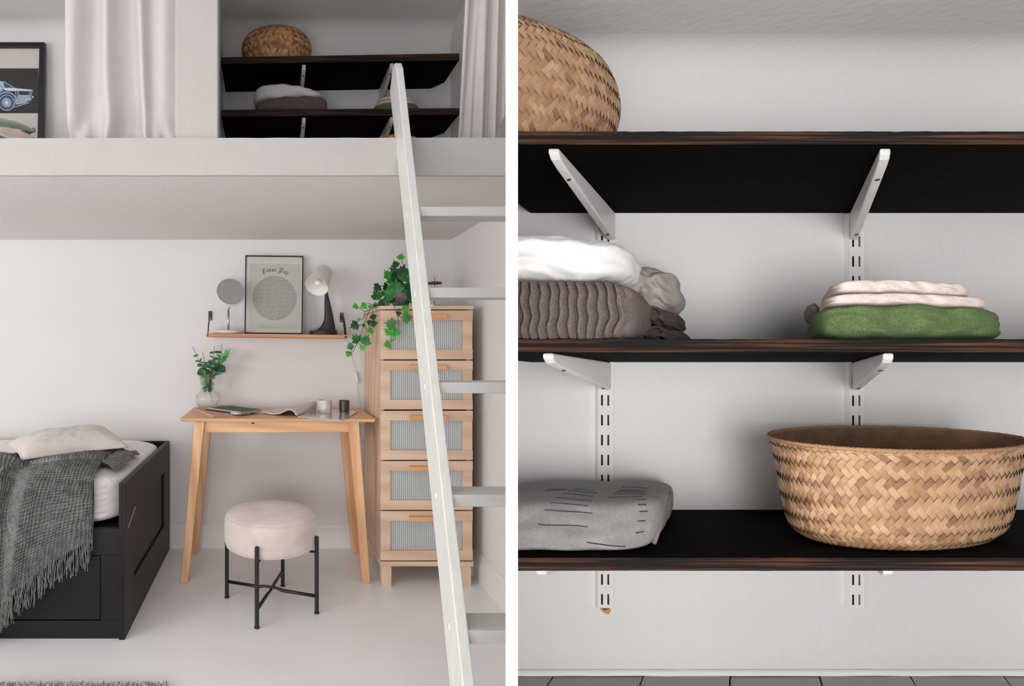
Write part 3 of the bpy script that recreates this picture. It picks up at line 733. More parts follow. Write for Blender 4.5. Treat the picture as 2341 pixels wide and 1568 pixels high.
for a_, b_ in (((45, 345), (105, 480)), ((30, 345), (30, 540)), ((-380, 350), (0, 332)), ((85, 345), (300, 470)), ((335, 560), (350, 660)), ((385, 545), (400, 650)), ((410, 636), (650, 640)), ((655, 560), (660, 650)), ((330, 710), (348, 820)), ((348, 822), (560, 790)), ((300, 892), (620, 790)), ((690, 525), (690, 560)), ((680, 670), (718, 665))):
    line(a_, b_, 9, 4, 7)
arc(565, 735, 20, 32, 4, 7); arc(640, 725, 14, 24, 4, 7); arc(700, 672, 8, 18, 4, 7)
arc(710, 1368, 14, 24, 5, 1)
for k in range(9): a_ = k*40; arc(710+42*math.cos(math.radians(a_)), 1368+42*math.sin(math.radians(a_)), 8, 14, 5, 1, st=10)
g.build('car_drawing', layers, sh, kind='stuff', label='pale blue see-through car on a charcoal ground with a small round flower mark below')
mb = MB(); q.rect(mb, .038, .962, .030, .970, .0125, .0135); mb.build('pane', M['pane'], t_)

# ------------------------------------------------------------------ curtains
def curtain(name, label, x0, x1, y, z0, z1, offs, seed, hem=None, edge=None, nx=160, nz_=110):
    def f(s, t):
        z = z1+(z0-z1)*t
        e0, e1 = edge(t) if edge else (0, 0)
        x = x0+e0+(x1+e1-x0-e0)*s
        yy = y-offs(s, t)+.003*nz(s*12, t*3, seed)
        zz_ = z+(min(.17, hem(s)) if hem else 0)*t**6
        return Vector((x, yy, zz_))
    mb = MB(); mb.grid(f, nx, nz_, thick=.0012)
    o = mb.build(name, M['curtain'], smooth=True); tag(o, label, 'curtain', 'white loft curtains'); return o
YC = 1.97
def cl(s, t):
    # soft vertical folds, ridges at s ~ .04 .33 .62 .72 ; they gather near the hem
    u = s+.05*t**3*math.sin(s*9)-.04*t*t*(s > .5)*math.sin((s-.5)*6)
    v = .036*math.exp(-((u-.08)/.12)**2)+.045*math.exp(-((u-.37)/.06)**2)+.052*math.exp(-((u-.64-.03*t)/.06)**2)+.036*math.exp(-((u-.9)/.11)**2)
    v += .012*math.sin(u*17+t*1.2)*(.4+.6*t)
    if t > .8:
        k = (t-.8)/.2; v += k*k*(.03*math.sin(s*30+4*k)*max(0, 1-s*1.3)+.03*nz(s*11, t*9))
    return v
curtain('loft_curtain', 'white linen curtain hanging beside the pillar at the left loft opening', L(146, 1.94), L(412, 1.97), YC, LZ1+.006, CEIL-.002, cl, 1,
        edge=lambda t: (.004+.018*max(0, (t-.75)/.25)**1.2, 0))
def cr(s, t):
    u = s+.03*math.sin(t*3)*s
    return .018*math.exp(-((u-.05)/.06)**2)+.022*math.exp(-((u-.28)/.07)**2)+.02*math.exp(-((u-.5)/.05)**2)+.010*math.sin(u*38+t*2)*(.5+.5*t)
curtain('loft_curtain', 'white linen curtain with a lifted hem at the closet opening, right of the ladder', L(1070, 2.05), XR-.01, 2.06, LZ1+.008, CEIL-.002, cr, 5,
        hem=lambda s: .16*max(0, (s-.38)/.3)**1.2 if s > .38 else 0, edge=lambda t: (.01-.05*t, 0))

# ================================================================== BED
XO = (285-CX)/F*2.04; BF = 2.04; BBK = 2.955; TH = .021; ZT = E-315/F*BF
bed = thing('daybed', (-1.5, 2.5, 0), 'black daybed with drawers along the back wall, left of the desk', 'bed')
def end_panel(x0, x1, nm):
    ep = MB(); ry0, ry1, rz0, rz1 = 2.185, 2.80, .165, .425; rec = .009
    # outer face with a recessed field
    ep.box(x0, x1-rec if nm else x1, BF, BBK, 0, ZT)
    if nm:
        ep.box(x1-rec, x1, BF, ry0, 0, ZT); ep.box(x1-rec, x1, ry1, BBK, 0, ZT); ep.box(x1-rec, x1, ry0, ry1, 0, rz0); ep.box(x1-rec, x1, ry0, ry1, rz1, ZT)
    return ep.build('end_panel', M['black'], bed, bevel=.0012)
ep = end_panel(XO-TH, XO, True)
sc = MB(); sc.tube([(XO, 2.115, .47-.12), (XO+.0012, 2.115, .47-.12)], .0055, 12); sc.build('screw_cap', M['blackm'], ep)
sc = MB(); sc.beam((XO+.0003, 2.09, .382), (XO+.0003, 2.205, .425), (1, 0, 0), (0, 0, 1), .0006, .0012); sc.build('scratch', M['trim'], ep, label='pale scratch')
end_panel(-2.52, -2.499, False)
XI = XO-TH-.002
zf = lambda v, D=BF+.012: E-(v-CY)/F*D
mb = MB(); mb.box(-2.499, XI, BBK-.02, BBK, .02, ZT); mb.build('back_panel', M['black'], bed, bevel=.001)
ux = lambda u, D=BF+.012: (u-CX)/F*D
fy0, fy1 = BF+.010, BF+.030
mb = MB(); mb.box(-2.499, XI, fy0, fy1, zf(1269), zf(1208)); mb.build('front_rail', M['black'], bed, bevel=.001)
mb = MB(); mb.box(-2.499, XI, fy0, fy1, zf(1461), zf(1418.5)); mb.build('bottom_rail', M['black'], bed, bevel=.001)
mb = MB(); mb.box(ux(230.5), XI, fy0, fy1, zf(1418), zf(1269.5)); mb.build('stile', M['black'], bed, bevel=.001)
mb = MB(); mb.box(-2.499, -2.44, fy0, fy1, zf(1418), zf(1269.5)); mb.build('stile', M['black'], bed, bevel=.001)
for a_, b_ in ((ux(-420), ux(228.5)), (-2.438, ux(-423))):
    mb = MB(); mb.box(a_, b_, fy0+.003, fy1, zf(1416.5), zf(1271.5)); mb.build('drawer_front', M['black'], bed, bevel=.001)
mb = MB(); mb.box(-2.499, XI, fy1+.002, BBK-.022, zf(1225), zf(1212)); mb.build('slat_base', M['black'], bed)
# mattress
zm0 = zf(1210); zm1 = .574
def mdisp(x, y, z):
    d = .004*nz(x*6, y*5, z*4)
    side = -1 if y < 0 else 0
    zc = z
    rb = .0035*math.sin(zc*26+nz(x*2, z)*1.5)*(abs(y) > .9)
    tr_ = .0016*math.sin(y*150)*(z > .6)
    return (0, rb*side + d*side, tr_+.004*nz(x*9, y*7)*(z > .5))
mb = MB(); wslab(mb, -2.49, XI-.004, BF+.012, BBK-.03, zm0, zm1, (120, 190, 34), 9, mdisp)
mt = mb.build('mattress', M['sheet'], smooth=True); tag(mt, 'pale quilted mattress in the black daybed', 'mattress')
# pillow
pc = [P(50, 1046, 2.12), P(292, 1020, 2.37), P(252, 990, 2.72), P(14, 1010, 2.42)]
zmt = zm1+.004
pc[0].z = zmt+.046; pc[1].z = zmt+.048; pc[2].z = zmt+.055; pc[3].z = zmt+.045
pil = thing('pillow', (pc[0]+pc[2])/2*1.0, 'cream linen pillow with piped edge on the mattress', 'pillow')
WL[pil.name] = pil.location.copy()
mb = MB()
def pf(sg):
    def f(s, t):
        x, y = 2*s-1, 2*t-1
        pin = .06*(abs(x)**3)*(1-abs(y)**2)+0
        w = (max(0, 1-abs(x)**3)*max(0, 1-abs(y)**3))**.5
        ss = .5+x*.5*(1-.07*(1-y*y)); tt = .5+y*.5*(1-.07*(1-x*x))
        p = (pc[0]*(1-ss)+pc[1]*ss)*(1-tt)+(pc[3]*(1-ss)+pc[2]*ss)*tt
        h = (.068 if sg > 0 else -.020)*w+.007*nz(x*2.5, y*2.5, sg)*w+.004*nz(x*7, y*7, 3)*w
        return p+Vector((0, 0, h))
    return f
mb.grid(pf(1), 60, 50); mb.grid(pf(-1), 60, 50); mb.build('pillowcase', M['linen'], pil, smooth=True)
ed = []
for k in range(120):
    s = k/30
    if s < 1: a_, b_ = s, 0
    elif s < 2: a_, b_ = 1, s-1
    elif s < 3: a_, b_ = 3-s, 1
    else: a_, b_ = 0, 4-s
    ed.append(pf(1)(a_, b_))
ed.append(ed[0])
mb = MB(); mb.tube(ed, .0048, 7, cap=False); mb.build('piping', M['linen'], pil, smooth=True)
# throw with waffle knit
rows = [
 [(-80, 1036, 2.50), (-10, 1040, 2.46), (60, 1040, 2.42), (120, 1038, 2.40), (180, 1028, 2.42), (240, 1022, 2.46), (283, 1022, 2.50)],
 [(-80, 1052, 2.30), (-10, 1056, 2.27), (60, 1054, 2.25), (110, 1048, 2.24), (165, 1040, 2.28), (220, 1032, 2.34), (262, 1034, 2.40)],
 [(-80, 1078, 2.05), (-10, 1072, 2.05), (40, 1085, 2.08), (85, 1062, 2.06), (135, 1052, 2.08), (185, 1050, 2.14), (236, 1052, 2.22)],
 [(-80, 1120, 2.005), (-12, 1100, 1.99), (25, 1118, 2.02), (62, 1094, 1.985), (115, 1080, 2.0), (168, 1074, 2.02), (216, 1082, 2.05)],
 [(-80, 1190, 1.995), (-20, 1180, 1.97), (12, 1180, 2.01), (48, 1160, 1.96), (100, 1145, 1.985), (158, 1135, 1.995), (211, 1130, 2.015)],
 [(-80, 1280, 1.995), (-30, 1270, 1.975), (6, 1262, 2.005), (36, 1242, 1.955), (88, 1220, 1.98), (146, 1200, 1.99), (209, 1184, 2.02)],
 [(-80, 1370, 2.0), (-34, 1350, 1.985), (3, 1330, 2.0), (28, 1308, 1.965), (78, 1280, 1.985), (140, 1248, 1.995), (208, 1222, 2.025)],
 [(-80, 1440, 2.0), (-34, 1405, 1.99), (4, 1378, 1.995), (24, 1360, 1.975), (74, 1322, 1.99), (136, 1276, 2.0), (205, 1238, 2.028)]]
rw = [[P(*c) for c in r] for r in rows]
for r in rw[:3]:
    for p in r: p.z = max(p.z, zmt+.012)
for i in (0, 1, 3): rw[2][i].z = max(rw[2][i].z, zmt+.014)
for p in rw[3]: p.z = min(p.z, zmt+.004)
def thr0(s, t):
    cols = []
    k = t*(len(rw)-1)
    i = min(int(k), len(rw)-2); f = k-i
    def cat(a, b, c, d, f): return .5*((2*b)+(c-a)*f+(2*a-5*b+4*c-d)*f*f+(3*b-3*c+d-a)*f**3)
    def at(r, s):
        m_ = s*(len(r)-1); j = min(int(m_), len(r)-2); g_ = m_-j
        return cat(r[max(0, j-1)], r[j], r[j+1], r[min(len(r)-1, j+2)], g_)
    return cat(at(rw[max(0, i-1)], s), at(rw[i], s), at(rw[i+1], s), at(rw[min(len(rw)-1, i+2)], s), f)
NU, NV = 40, 56
throw = thing('knitted_throw', P(100, 1200, 2.0), 'charcoal waffle knit throw with fringe draped over the bed edge', 'throw')
def waffle(fn, mb, nu_, nv_, cu, cv, depth, thick=.004):
    pts = {}
    e = 1e-3
    def f(s, t):
        p = fn(s, t); a_ = fn(min(1, s+e), t)-fn(max(0, s-e), t); b_ = fn(s, min(1, t+e))-fn(s, max(0, t-e))
        nn = b_.cross(a_).normalized()
        if nn.y > 0: nn = -nn
        wv = .4*nz(s*14, t*14)
        A = abs(math.sin((s*cu+wv)*PI)); B = abs(math.sin((t*cv+wv*.7)*PI))
        h = -depth*(min(1, A*1.5)*min(1, B*1.5))**1.2
        return p+nn*(h+.0012*nz(s*60, t*60))
    mb.grid(f, nu_, nv_, thick=thick)
mb = MB(); waffle(thr0, mb, NU*6+1, NV*6+1, NU, NV, .0125, 0); mb.build('knit_cloth', M['knit'], throw, smooth=True, recalc=False)
mb = MB()
fold = [P(215, 1062, 2.24), P(272, 1032, 2.42), P(308, 1046, 2.34), P(262, 1084, 2.12)]
def ff(s, t):
    p = (fold[0]*(1-s)+fold[1]*s)*(1-t)+(fold[3]*(1-s)+fold[2]*s)*t
    b_ = math.sin(PI*min(1, max(0, t)))**.6*.030*(.6+.4*s)
    return Vector((p.x, p.y, zmt+.004+b_))
waffle(ff, mb, 97, 73, 16, 12, .006, 0); mb.build('rolled_corner', M['knit'], throw, smooth=True, recalc=False)
mb = MB(); fold2 = [P(262, 1022, 2.48), P(312, 1024, 2.50), P(320, 1036, 2.42), P(275, 1050, 2.36)]
def f3(s, t):
    p = (fold2[0]*(1-s)+fold2[1]*s)*(1-t)+(fold2[3]*(1-s)+fold2[2]*s)*t; return Vector((p.x, p.y, zmt+.009))
waffle(f3, mb, 49, 49, 9, 8, .005, 0); mb.build('flat_corner', M['knit'], throw, smooth=True, recalc=False)
# inner hanging layer seen behind the right edge
mb = MB()
inn = [[P(196, 1085, 2.045), P(212, 1084, 2.05)], [P(190, 1180, 2.02), P(213, 1160, 2.03)], [P(186, 1250, 2.015), P(210, 1240, 2.028)]]
def f4(s, t):
    k = t*2; i = min(1, int(k)); f = k-i
    return (inn[i][0]*(1-s)+inn[i][1]*s)*(1-f)+(inn[i+1][0]*(1-s)+inn[i+1][1]*s)*f+Vector((0, .012, 0))
waffle(f4, mb, 25, 121, 4, 24, .005, 0); mb.build('back_layer', M['knit'], throw, smooth=True, recalc=False)
fr = MB()
random.seed(3)
for k in range(100):
    s = (k+.5)/100; p = thr0(s, 1); ln = random.uniform(.065, .098)
    for w in range(2):
        sx = random.uniform(-.012, .012); pts = [p+Vector((random.uniform(-.003, .003), 0, .012))]
        x = 0
        for j in range(1, 9):
            x += sx/8+random.uniform(-.0018, .0018); pts.append(p+Vector((x, random.uniform(-.0015, .0015)+.004*math.sin(j+k), -ln*j/8)))
        fr.tube(pts, .0011, 4)
for k in range(12):
    p = P(188+k*2, 1240-k*.5, 2.03)
    pts = [p+Vector((random.uniform(-.002, .002)*j, .001*j, -.01*j)) for j in range(5)]; fr.tube(pts, .0011, 4)
fr.build('fringe', M['knit'], throw, kind='stuff')
# ------------------------------------------------------------------ rug corner
rug = thing('shaggy_rug', (-1.0, 1.4, 0), 'shaggy light grey rug, only its far edge in view on the floor', 'rug')
rx1 = (385-CX)/F*1.79
MB().box(-1.9, rx1, .9, 1.75, .001, .010).build('backing', M['rug'], rug)
tf = MB(); random.seed(5)
for k in range(5200):
    x = random.uniform(-1.25, rx1+.004); y = 1.757-abs(random.gauss(0, .045)); z = .006
    a_ = random.uniform(0, 2*PI); h = random.uniform(.010, .019); w = .0022
    d = Vector((random.uniform(-.012, .012), random.uniform(-.012, .012), h)); s_ = Vector((math.cos(a_)*w, math.sin(a_)*w, 0)); p = Vector((x, y, z))
    tf.add([p-s_, p+s_, p+d*.6+s_, p+d, p+d*.6-s_], [(0, 1, 2, 3, 4)])
tf.build('shag_pile', M['rug'], rug, kind='stuff', recalc=False)

# ================================================================== DESK
TZ = .724; desk = thing('desk', (.03, 2.7, 0), 'small pine desk with splayed legs against the back wall', 'desk')
xa, xb, ya, yb = L(411, 2.50), L(859, 2.50), 2.50, 2.94
mb = MB(); c_ = .006
mb.hexa([(xa+c_, ya+c_, TZ-.014), (xb-c_, ya+c_, TZ-.016), (xb-c_, yb-c_, TZ-.014), (xa+c_, yb-c_, TZ-.014), (xa, ya, TZ), (xb, ya, TZ-.002), (xb, yb, TZ-.001), (xa, yb, TZ)])
mb.build('tabletop', M['pine'], desk, bevel=.0015)
MB().box(L(467, 2.545), L(797, 2.545), 2.545, 2.565, TZ-.066, TZ-.0165).build('apron', M['pine'], desk, bevel=.001)
MB().box(L(467, 2.545), L(797, 2.545), 2.885, 2.905, TZ-.066, TZ-.0165).build('apron', M['pine'], desk, bevel=.001)
for sx_ in (L(469, 2.545), L(778, 2.545)): MB().box(sx_, sx_+.02, 2.566, 2.884, TZ-.066, TZ-.0165).build('apron', M['pine'], desk, bevel=.001)
for (xt0, xt1, xb0, xb1, y0, y1) in ((-.331, -.288, -.394, -.360, 2.525, 2.565), (.342, .388, .402, .437, 2.525, 2.565), (-.331, -.288, -.391, -.365, 2.885, 2.92), (.342, .388, .409, .444, 2.885, 2.92)):
    fy = -0.0 if y0 < 2.7 else .0
    mb = MB().hexa([(xb0, y0, 0), (xb1, y0, 0), (xb1, y0+.026, 0), (xb0, y0+.026, 0), (xt0, y0, TZ-.0165), (xt1, y0, TZ-.0165), (xt1, y1, TZ-.0165), (xt0, y1, TZ-.0165)])
    mb.build('leg', M['pinez'], desk, bevel=.003)
kn = MB(); kn.lathe((0, 0, 0), [(.0045, 0), (.004, .0006), (0, .0008)], 10, fn=lambda p: Vector((L(578, 2.544)+p.x*1.5, 2.5447-p.z, TZ-.026+p.y*.8))); kn.build('wood_knot', M['ink'], desk, label='dark knot in the apron')
# ------------------------------------------------------------------ STOOL
st = thing('stool', (0, 2.312, 0), 'round velvet stool in beige pink on thin black metal legs', 'stool')
SR = .184
prof = [(0, .243), (SR*.90, .243), (SR*.965, .250), (SR*.99, .268), (SR*1.0, .31), (SR*.995, .345), (SR*.97, .366), (SR*.9, .3765), (SR*.5, .380), (0, .381)]
def wob(p):
    r = Vector((p.x, p.y-2.312, 0)).length; return p+Vector((0, 0, .0015*nz(p.x*20, p.y*20)))
mb = MB(); mb.lathe((0, 2.312, 0), prof, 96, fn=wob); seat = mb.build('seat', M['velvet'], st, smooth=True)
mb = MB(); mb.tube([(SR*.972*math.cos(a_*PI/40), 2.312+SR*.972*math.sin(a_*PI/40), .3655) for a_ in range(81)], .0022, 6, cap=False); mb.build('seam', M['velvet'], seat, smooth=True)
feet = [(-.053, 2.112), (-.180, 2.384), (.180, 2.243), (.058, 2.512)]
fe = []
for (x, y) in feet:
    d = Vector((x, y-2.312, 0)).normalized()*(SR+.009); fe.append(Vector((d.x, 2.312+d.y, 0)))
for p in fe:
    mb = MB(); mb.tube([p+Vector((0, 0, .004)), p+Vector((0, 0, .297)), p+Vector((0, 0, .300))], [.0082, .0082, .006], 16)
    lg = mb.build('leg', M['blackm'], st, smooth=False)
    mb = MB(); mb.lathe((p.x, p.y, 0), [(.009, 0), (.0105, .002), (.0095, .006), (.008, .006)], 16); mb.build('foot_cap', M['blackm'], lg, smooth=True)
c0 = Vector((0, 2.312, .067))
for i, j in ((0, 3), (1, 2)):
    a_, b_ = fe[i]+Vector((0, 0, .067)), fe[j]+Vector((0, 0, .067)); dz = .006 if i else -.004
    m_ = (a_+b_)/2; dd = (b_-a_).normalized()
    mb = MB(); mb.tube([a_, m_-dd*.05, m_-dd*.025+Vector((0, 0, dz)), m_+dd*.025+Vector((0, 0, dz)), m_+dd*.05, b_], [.0065, .0065, .0052, .0052, .0065, .0065], 12); mb.build('cross_brace', M['blackm'], st, smooth=True)
    a2, b2 = fe[i]+Vector((0, 0, .238)), fe[j]+Vector((0, 0, .238))
    mb = MB(); mb.tube([a2, b2], .005, 8); mb.build('seat_support', M['blackm'], st)

# ------------------------------------------------------------------ DRESSER
DF = 2.487; DX0, DX1 = .474, .872; dz = lambda v: E-(v-CY)/F*DF
dr = thing('tall_dresser', (.67, 2.72, 0), 'tall narrow birch dresser with five ribbed glass drawers, behind the ladder', 'dresser')
sk = lambda y: 0
MB().box(DX0+.004, DX0+.020, DF+.016, 2.93, dz(1290)-.0, dz(708)).build('side_panel', M['birch'], dr, bevel=.0008)
MB().box(DX1-.020, DX1-.004, DF+.016, 2.93, dz(1290), dz(708)).build('side_panel', M['birch'], dr, bevel=.0008)
MB().box(DX0+.021, DX1-.021, 2.915, 2.929, dz(1290), dz(708)).build('back_panel', M['birch'], dr)
MB().box(DX0+.021, DX1-.021, DF+.035, DF+.045, dz(1290), dz(708)).build('inner_front', M['gap'], dr)
MB().box(DX0-.002, DX1+.002, DF-.002, 2.94, dz(707.2), dz(699)).build('top_panel', M['birchx'], dr, bevel=.001)
MB().box(DX0-.001, DX1+.003, DF-.003, 2.93, dz(1294), dz(1283.5)).build('plinth', M['birchx'], dr, bevel=.001)
for x0_ in (DX0+.006, DX1-.049):
    for y0_ in (DF+.004, 2.88): MB().box(x0_, x0_+.043, y0_, y0_+.045, 0, dz(1294.3)).build('leg', M['birch'], dr, bevel=.0012)
dv = [(709.5, 821.5), (824.2, 935.8), (939, 1051), (1054, 1165.3), (1168.2, 1280.5)]
for v0, v1 in dv:
    z1, z0 = dz(v0), dz(v1); x0_, x1_ = DX0, DX1
    dw = MB(); rh = (z1-z0)*.198; sw = .043
    dw.box(x0_+.0005, x1_-.0005, DF-.0015, DF+.014, z1-rh, z1).box(x0_+.0005, x1_-.0005, DF-.0015, DF+.014, z0, z0+rh)
    dw.box(x0_+.0015, x0_+sw, DF, DF+.014, z0+rh, z1-rh).box(x1_-sw, x1_-.0015, DF, DF+.014, z0+rh, z1-rh)
    d_ = dw.build('drawer', M['birchx'], dr, bevel=.0006)
    g_ = MB(); g_.box(x0_+sw, x1_-sw, DF+.010, DF+.0135, z0+rh, z1-rh); nr = 37
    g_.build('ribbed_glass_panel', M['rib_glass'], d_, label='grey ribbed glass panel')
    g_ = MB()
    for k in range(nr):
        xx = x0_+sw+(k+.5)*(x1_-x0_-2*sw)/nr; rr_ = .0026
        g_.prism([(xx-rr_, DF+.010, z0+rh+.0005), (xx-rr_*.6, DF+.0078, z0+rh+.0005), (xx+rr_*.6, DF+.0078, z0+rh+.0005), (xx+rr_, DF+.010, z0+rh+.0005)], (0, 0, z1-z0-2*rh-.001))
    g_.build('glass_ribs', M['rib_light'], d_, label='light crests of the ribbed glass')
    hx0, hx1 = L(934, DF)-.0, L(1019, DF)
    zz0 = z1-.030; h_ = MB(); h_.hexa([(hx0+.004, DF-.022, zz0-.008), (hx1-.0, DF-.022, zz0-.008), (hx1-.0, DF-.0017, zz0-.006), (hx0+.004, DF-.0017, zz0-.006), (hx0, DF-.022, zz0+.010), (hx1, DF-.022, zz0+.010), (hx1, DF-.0017, zz0+.012), (hx0, DF-.0017, zz0+.012)])
    h_.build('handle', M['handle'], d_, bevel=.0015, label='orange tinted wooden bar handle')
DT = dz(699)
# candle carousel
car = thing('candle_carousel', (L(992, 2.62), 2.62, DT), 'small candle carousel with hanging glass drops on the dresser', 'ornament')
cx_, cy_ = L(992, 2.62), 2.62
mb = MB(); mb.lathe((cx_, cy_, DT), [(.024, 0), (.026, .002), (.026, .012), (.022, .013), (.022, .004), (0, .004)], 24); mb.build('candle_cup', M['alu'], car, smooth=False)
mb = MB(); mb.tube([(cx_+.003, cy_, DT+.004), (cx_+.003, cy_, DT+.134)], .0014, 8); mb.build('rod', M['blackm'], car)
mb = MB(); mb.lathe((cx_+.003, cy_, DT+.112), [(.003, .006), (.018, .0065), (.032, .003), (.034, -.004)], 16, rib=.04, nrib=8); mb.build('carousel_disc', M['bronze'], car, smooth=True)
for k in range(8):
    a_ = k*PI/4; p = Vector((cx_+.003+.031*math.cos(a_), cy_+.031*math.sin(a_), DT+.110))
    mb = MB(); mb.tube([p, p-Vector((0, 0, .012))], .0006, 5); mb.lathe(p-Vector((0, 0, .018)), [(0, 0), (.0035, .003), (.002, .008), (0, .009)], 8); mb.build('glass_drop', M['glass'], car)
mb = MB(); mb.lathe((cx_+.003, cy_, DT+.126), [(0, 0), (.005, .003), (.005, .007), (.002, .010), (.007, .016), (.006, .022), (.001, .036), (0, .037)], 6); mb.build('crystal_top', M['frost'], car)

# ------------------------------------------------------------------ LADDER
lad = thing('loft_ladder', (.6, 1.1, 0), 'white painted wooden ladder leaning on the loft edge', 'ladder')
D0 = 1.63
LY = lambda t: D0*(1-.0734*t); LZ = lambda t: E-(-309+196*t)/F*D0; LX = lambda t: .3985-.0062*t
TF = 5.87; TT = -2.30
def lrail(dx, nm):
    mb = MB(); w = .0235; cuts = [(TF, 0), (0, 0), (TT+.12, 0), (TT, .012)]
    fr_, bk = [], []
    for t, d in cuts:
        yf, z, x = LY(t), LZ(t), LX(t)+dx; fr_.append(Vector((x, yf+d, z)))
        bk.append(Vector((x, yf+.10-(d*4.6 if d else 0), (max(0, z) if t != TF else 0)-(0 if t != TT+.12 else .035))))
    fr_[0].z = 0; bk[0].z = 0; bk[0].y = LY(TF)+.10
    ring = fr_+bk[::-1]; k = len(ring)
    mb.add(ring+[p+Vector((w, 0, 0)) for p in ring], [tuple(range(k)), tuple(range(2*k-1, k-1, -1))]+[(i, (i+1) % k, k+(i+1) % k, k+i) for i in range(k)])
    return mb.build('side_rail', M['ladder'], lad, bevel=.0025)
r1 = lrail(0, 1); r2 = lrail(.41, 2)
for t in (-1, 0, 1, 2, 3, 4, 5):
    if t == -1: continue
    yf, z, x = LY(t), LZ(t), LX(t)
    mb = MB(); mb.box(x+.0238, x+.4098, yf+.010, yf+.088, z-.0135, z+.0135); rg = mb.build('rung', M['rung'], lad, bevel=.002)
    mb = MB(); mb.lathe((0, 0, 0), [(.0075, 0), (.0065, .0018), (0, .0025)], 12, fn=lambda p, x=x, yf=yf, z=z: Vector((x-p.z+.0002, yf+.055+p.x, z+p.y*1.4))); mb.build('bolt_plug', M['ladder'], r1, smooth=True)

# ------------------------------------------------------------------ WALL SHELF and things on it
SD = 2.745
zl_, zr2 = E+(CY-761.5)/F*SD, E+(CY-765.5)/F*SD; sxl, sxr = L(471.5, SD), L(796, SD)
szt = lambda x: zl_+(zr2-zl_)*(x-sxl)/(sxr-sxl)
wsf = thing('wall_shelf', (0, YB, zl_), 'brown wooden wall shelf hung on black leather straps above the desk', 'shelf')
mb = MB(); mb.hexa([(sxl, SD, zl_-.0165), (sxr, SD, zr2-.0165), (sxr, YB-.002, zr2-.0165), (sxl, YB-.002, zl_-.0165), (sxl, SD, zl_), (sxr, SD, zr2), (sxr, YB-.002, zr2), (sxl, YB-.002, zl_)])
mb.build('board', M['oakshelf'], wsf, bevel=.0015)
for u0_, v0_, v1_, side in ((480.5, 711, 732, -1), (781, 714.5, 736, 1)):
    x = L(u0_, YB-.004); z1_, z0_ = E+(CY-v0_)/F*2.97, E+(CY-v1_)/F*2.97
    mb = MB(); mb.box(x-.009, x+.009, YB-.0075, YB-.001, z0_, z1_); tab = mb.build('strap_tab', M['leather'], wsf, bevel=.002)
    for zz_ in ((z1_+z0_)/2+.016, (z1_+z0_)/2-.016):
        mb = MB(); mb.lathe((0, 0, 0), [(.0035, 0), (.003, .0012), (0, .0018)], 10, fn=lambda p, x=x, zz_=zz_: Vector((x+p.x-side*.002, YB-.0078-p.z, zz_+p.y)))
        mb.build('screw', M['alu'], tab)
    xe = (L(474.8, SD) if side < 0 else L(790.5, SD)); zb_ = szt(xe)
    pts = catmull([(x, YB-.009, z1_-.006), (x+(xe-x)*.35, YB-.03, z1_-.004), (x+(xe-x)*.75, YB-.10, z1_-.020), (xe, SD+.05, zb_+.05), (xe, SD+.012, zb_+.0005), (xe, SD-.002, zb_-.010), (xe, SD+.02, zb_-.0185)], 22)
    mb = MB()
    for i in range(21):
        a_, b_ = pts[i], pts[i+1]; wv = Vector((.0055 if side > 0 else .0028, 0, 0)); d_ = (b_-a_).normalized(); nn = d_.cross(Vector((1, 0, 0)))*.0009
        mb.hexa([a_-wv-nn, a_+wv-nn, a_+wv+nn, a_-wv+nn, b_-wv-nn, b_+wv-nn, b_+wv+nn, b_-wv+nn])
    mb.build('strap', M['leather'], wsf)
# table mirror
mx, my = L(522, 2.84), 2.84; mz = szt(mx)
mir = thing('table_mirror', (mx, my, mz), 'round tilting table mirror on a white foot, at the shelf left end', 'mirror')
mb = MB(); mb.lathe((mx, my, mz), [(.0, .0005), (.068, .0005), (.074, .004), (.075, .012), (.070, .0155), (.02, .017), (.011, .020), (0, .020)], 40); mb.build('foot', M['mwhite'], mir, smooth=True)
mb = MB(); mb.tube([(mx, my, mz+.018), (mx, my, mz+.112)], .0055, 14); mb.build('pole', M['alu'], mir, smooth=True)
mc = P(526.7, 668, 2.81); ax = Vector((.24, -1, .34)).normalized(); e1 = Vector((1, .24, 0)).normalized(); e2 = ax.cross(e1).normalized(); e1 = e2.cross(ax)
R_ = Matrix((e1, e2, ax)).transposed()
tf_ = lambda p: mc+R_ @ Vector((p.x*1.0, p.y, p.z))
mb = MB(); mb.lathe((0, 0, 0), [(0, -.008), (.064, -.008), (.0725, -.004), (.0725, .003), (.069, .005), (.0665, .005)], 56, fn=tf_); mb.build('rim', M['mwhite'], mir, smooth=True)
mb = MB(); mb.lathe((0, 0, 0), [(.0605, .0056), (.0675, .0056), (.0675, .0064), (.0605, .0064)], 56, close=True, fn=tf_); mb.build('light_ring', M['mring'], mir)
mb = MB(); mb.lathe((0, 0, 0), [(0, .0040), (.0628, .0040), (.0628, .0055), (0, .0055)], 56, fn=tf_); mg = mb.build('mirror_glass', M['mirror'], mir)
mb = MB(); mb.lathe((0, 0, 0), [(.0042, .0056), (.0050, .0056), (.0050, .0060), (.0042, .0060)], 24, close=True, fn=lambda p: tf_(p+Vector((.008, -.050, 0)))); mb.build('touch_button', M['mring'], mg)
mb = MB(); mb.tube([(mx, my, mz+.108), (mx, my-.005, mz+.118), tuple(mc+R_ @ Vector((0, -.045, -.010)))], .005, 10); mb.build('hinge', M['alu'], mir, smooth=True)
# lunar map
y0q, y1q = 2.86, 2.955
q = Quad(P(559, 762, y0q), P(691, 763, y0q), P(693.5, 586.5, y1q), P(561, 585, y1q))
for i, u in ((0, 559), (1, 691)): q.c[i].z = szt(q.c[i].x)+.001
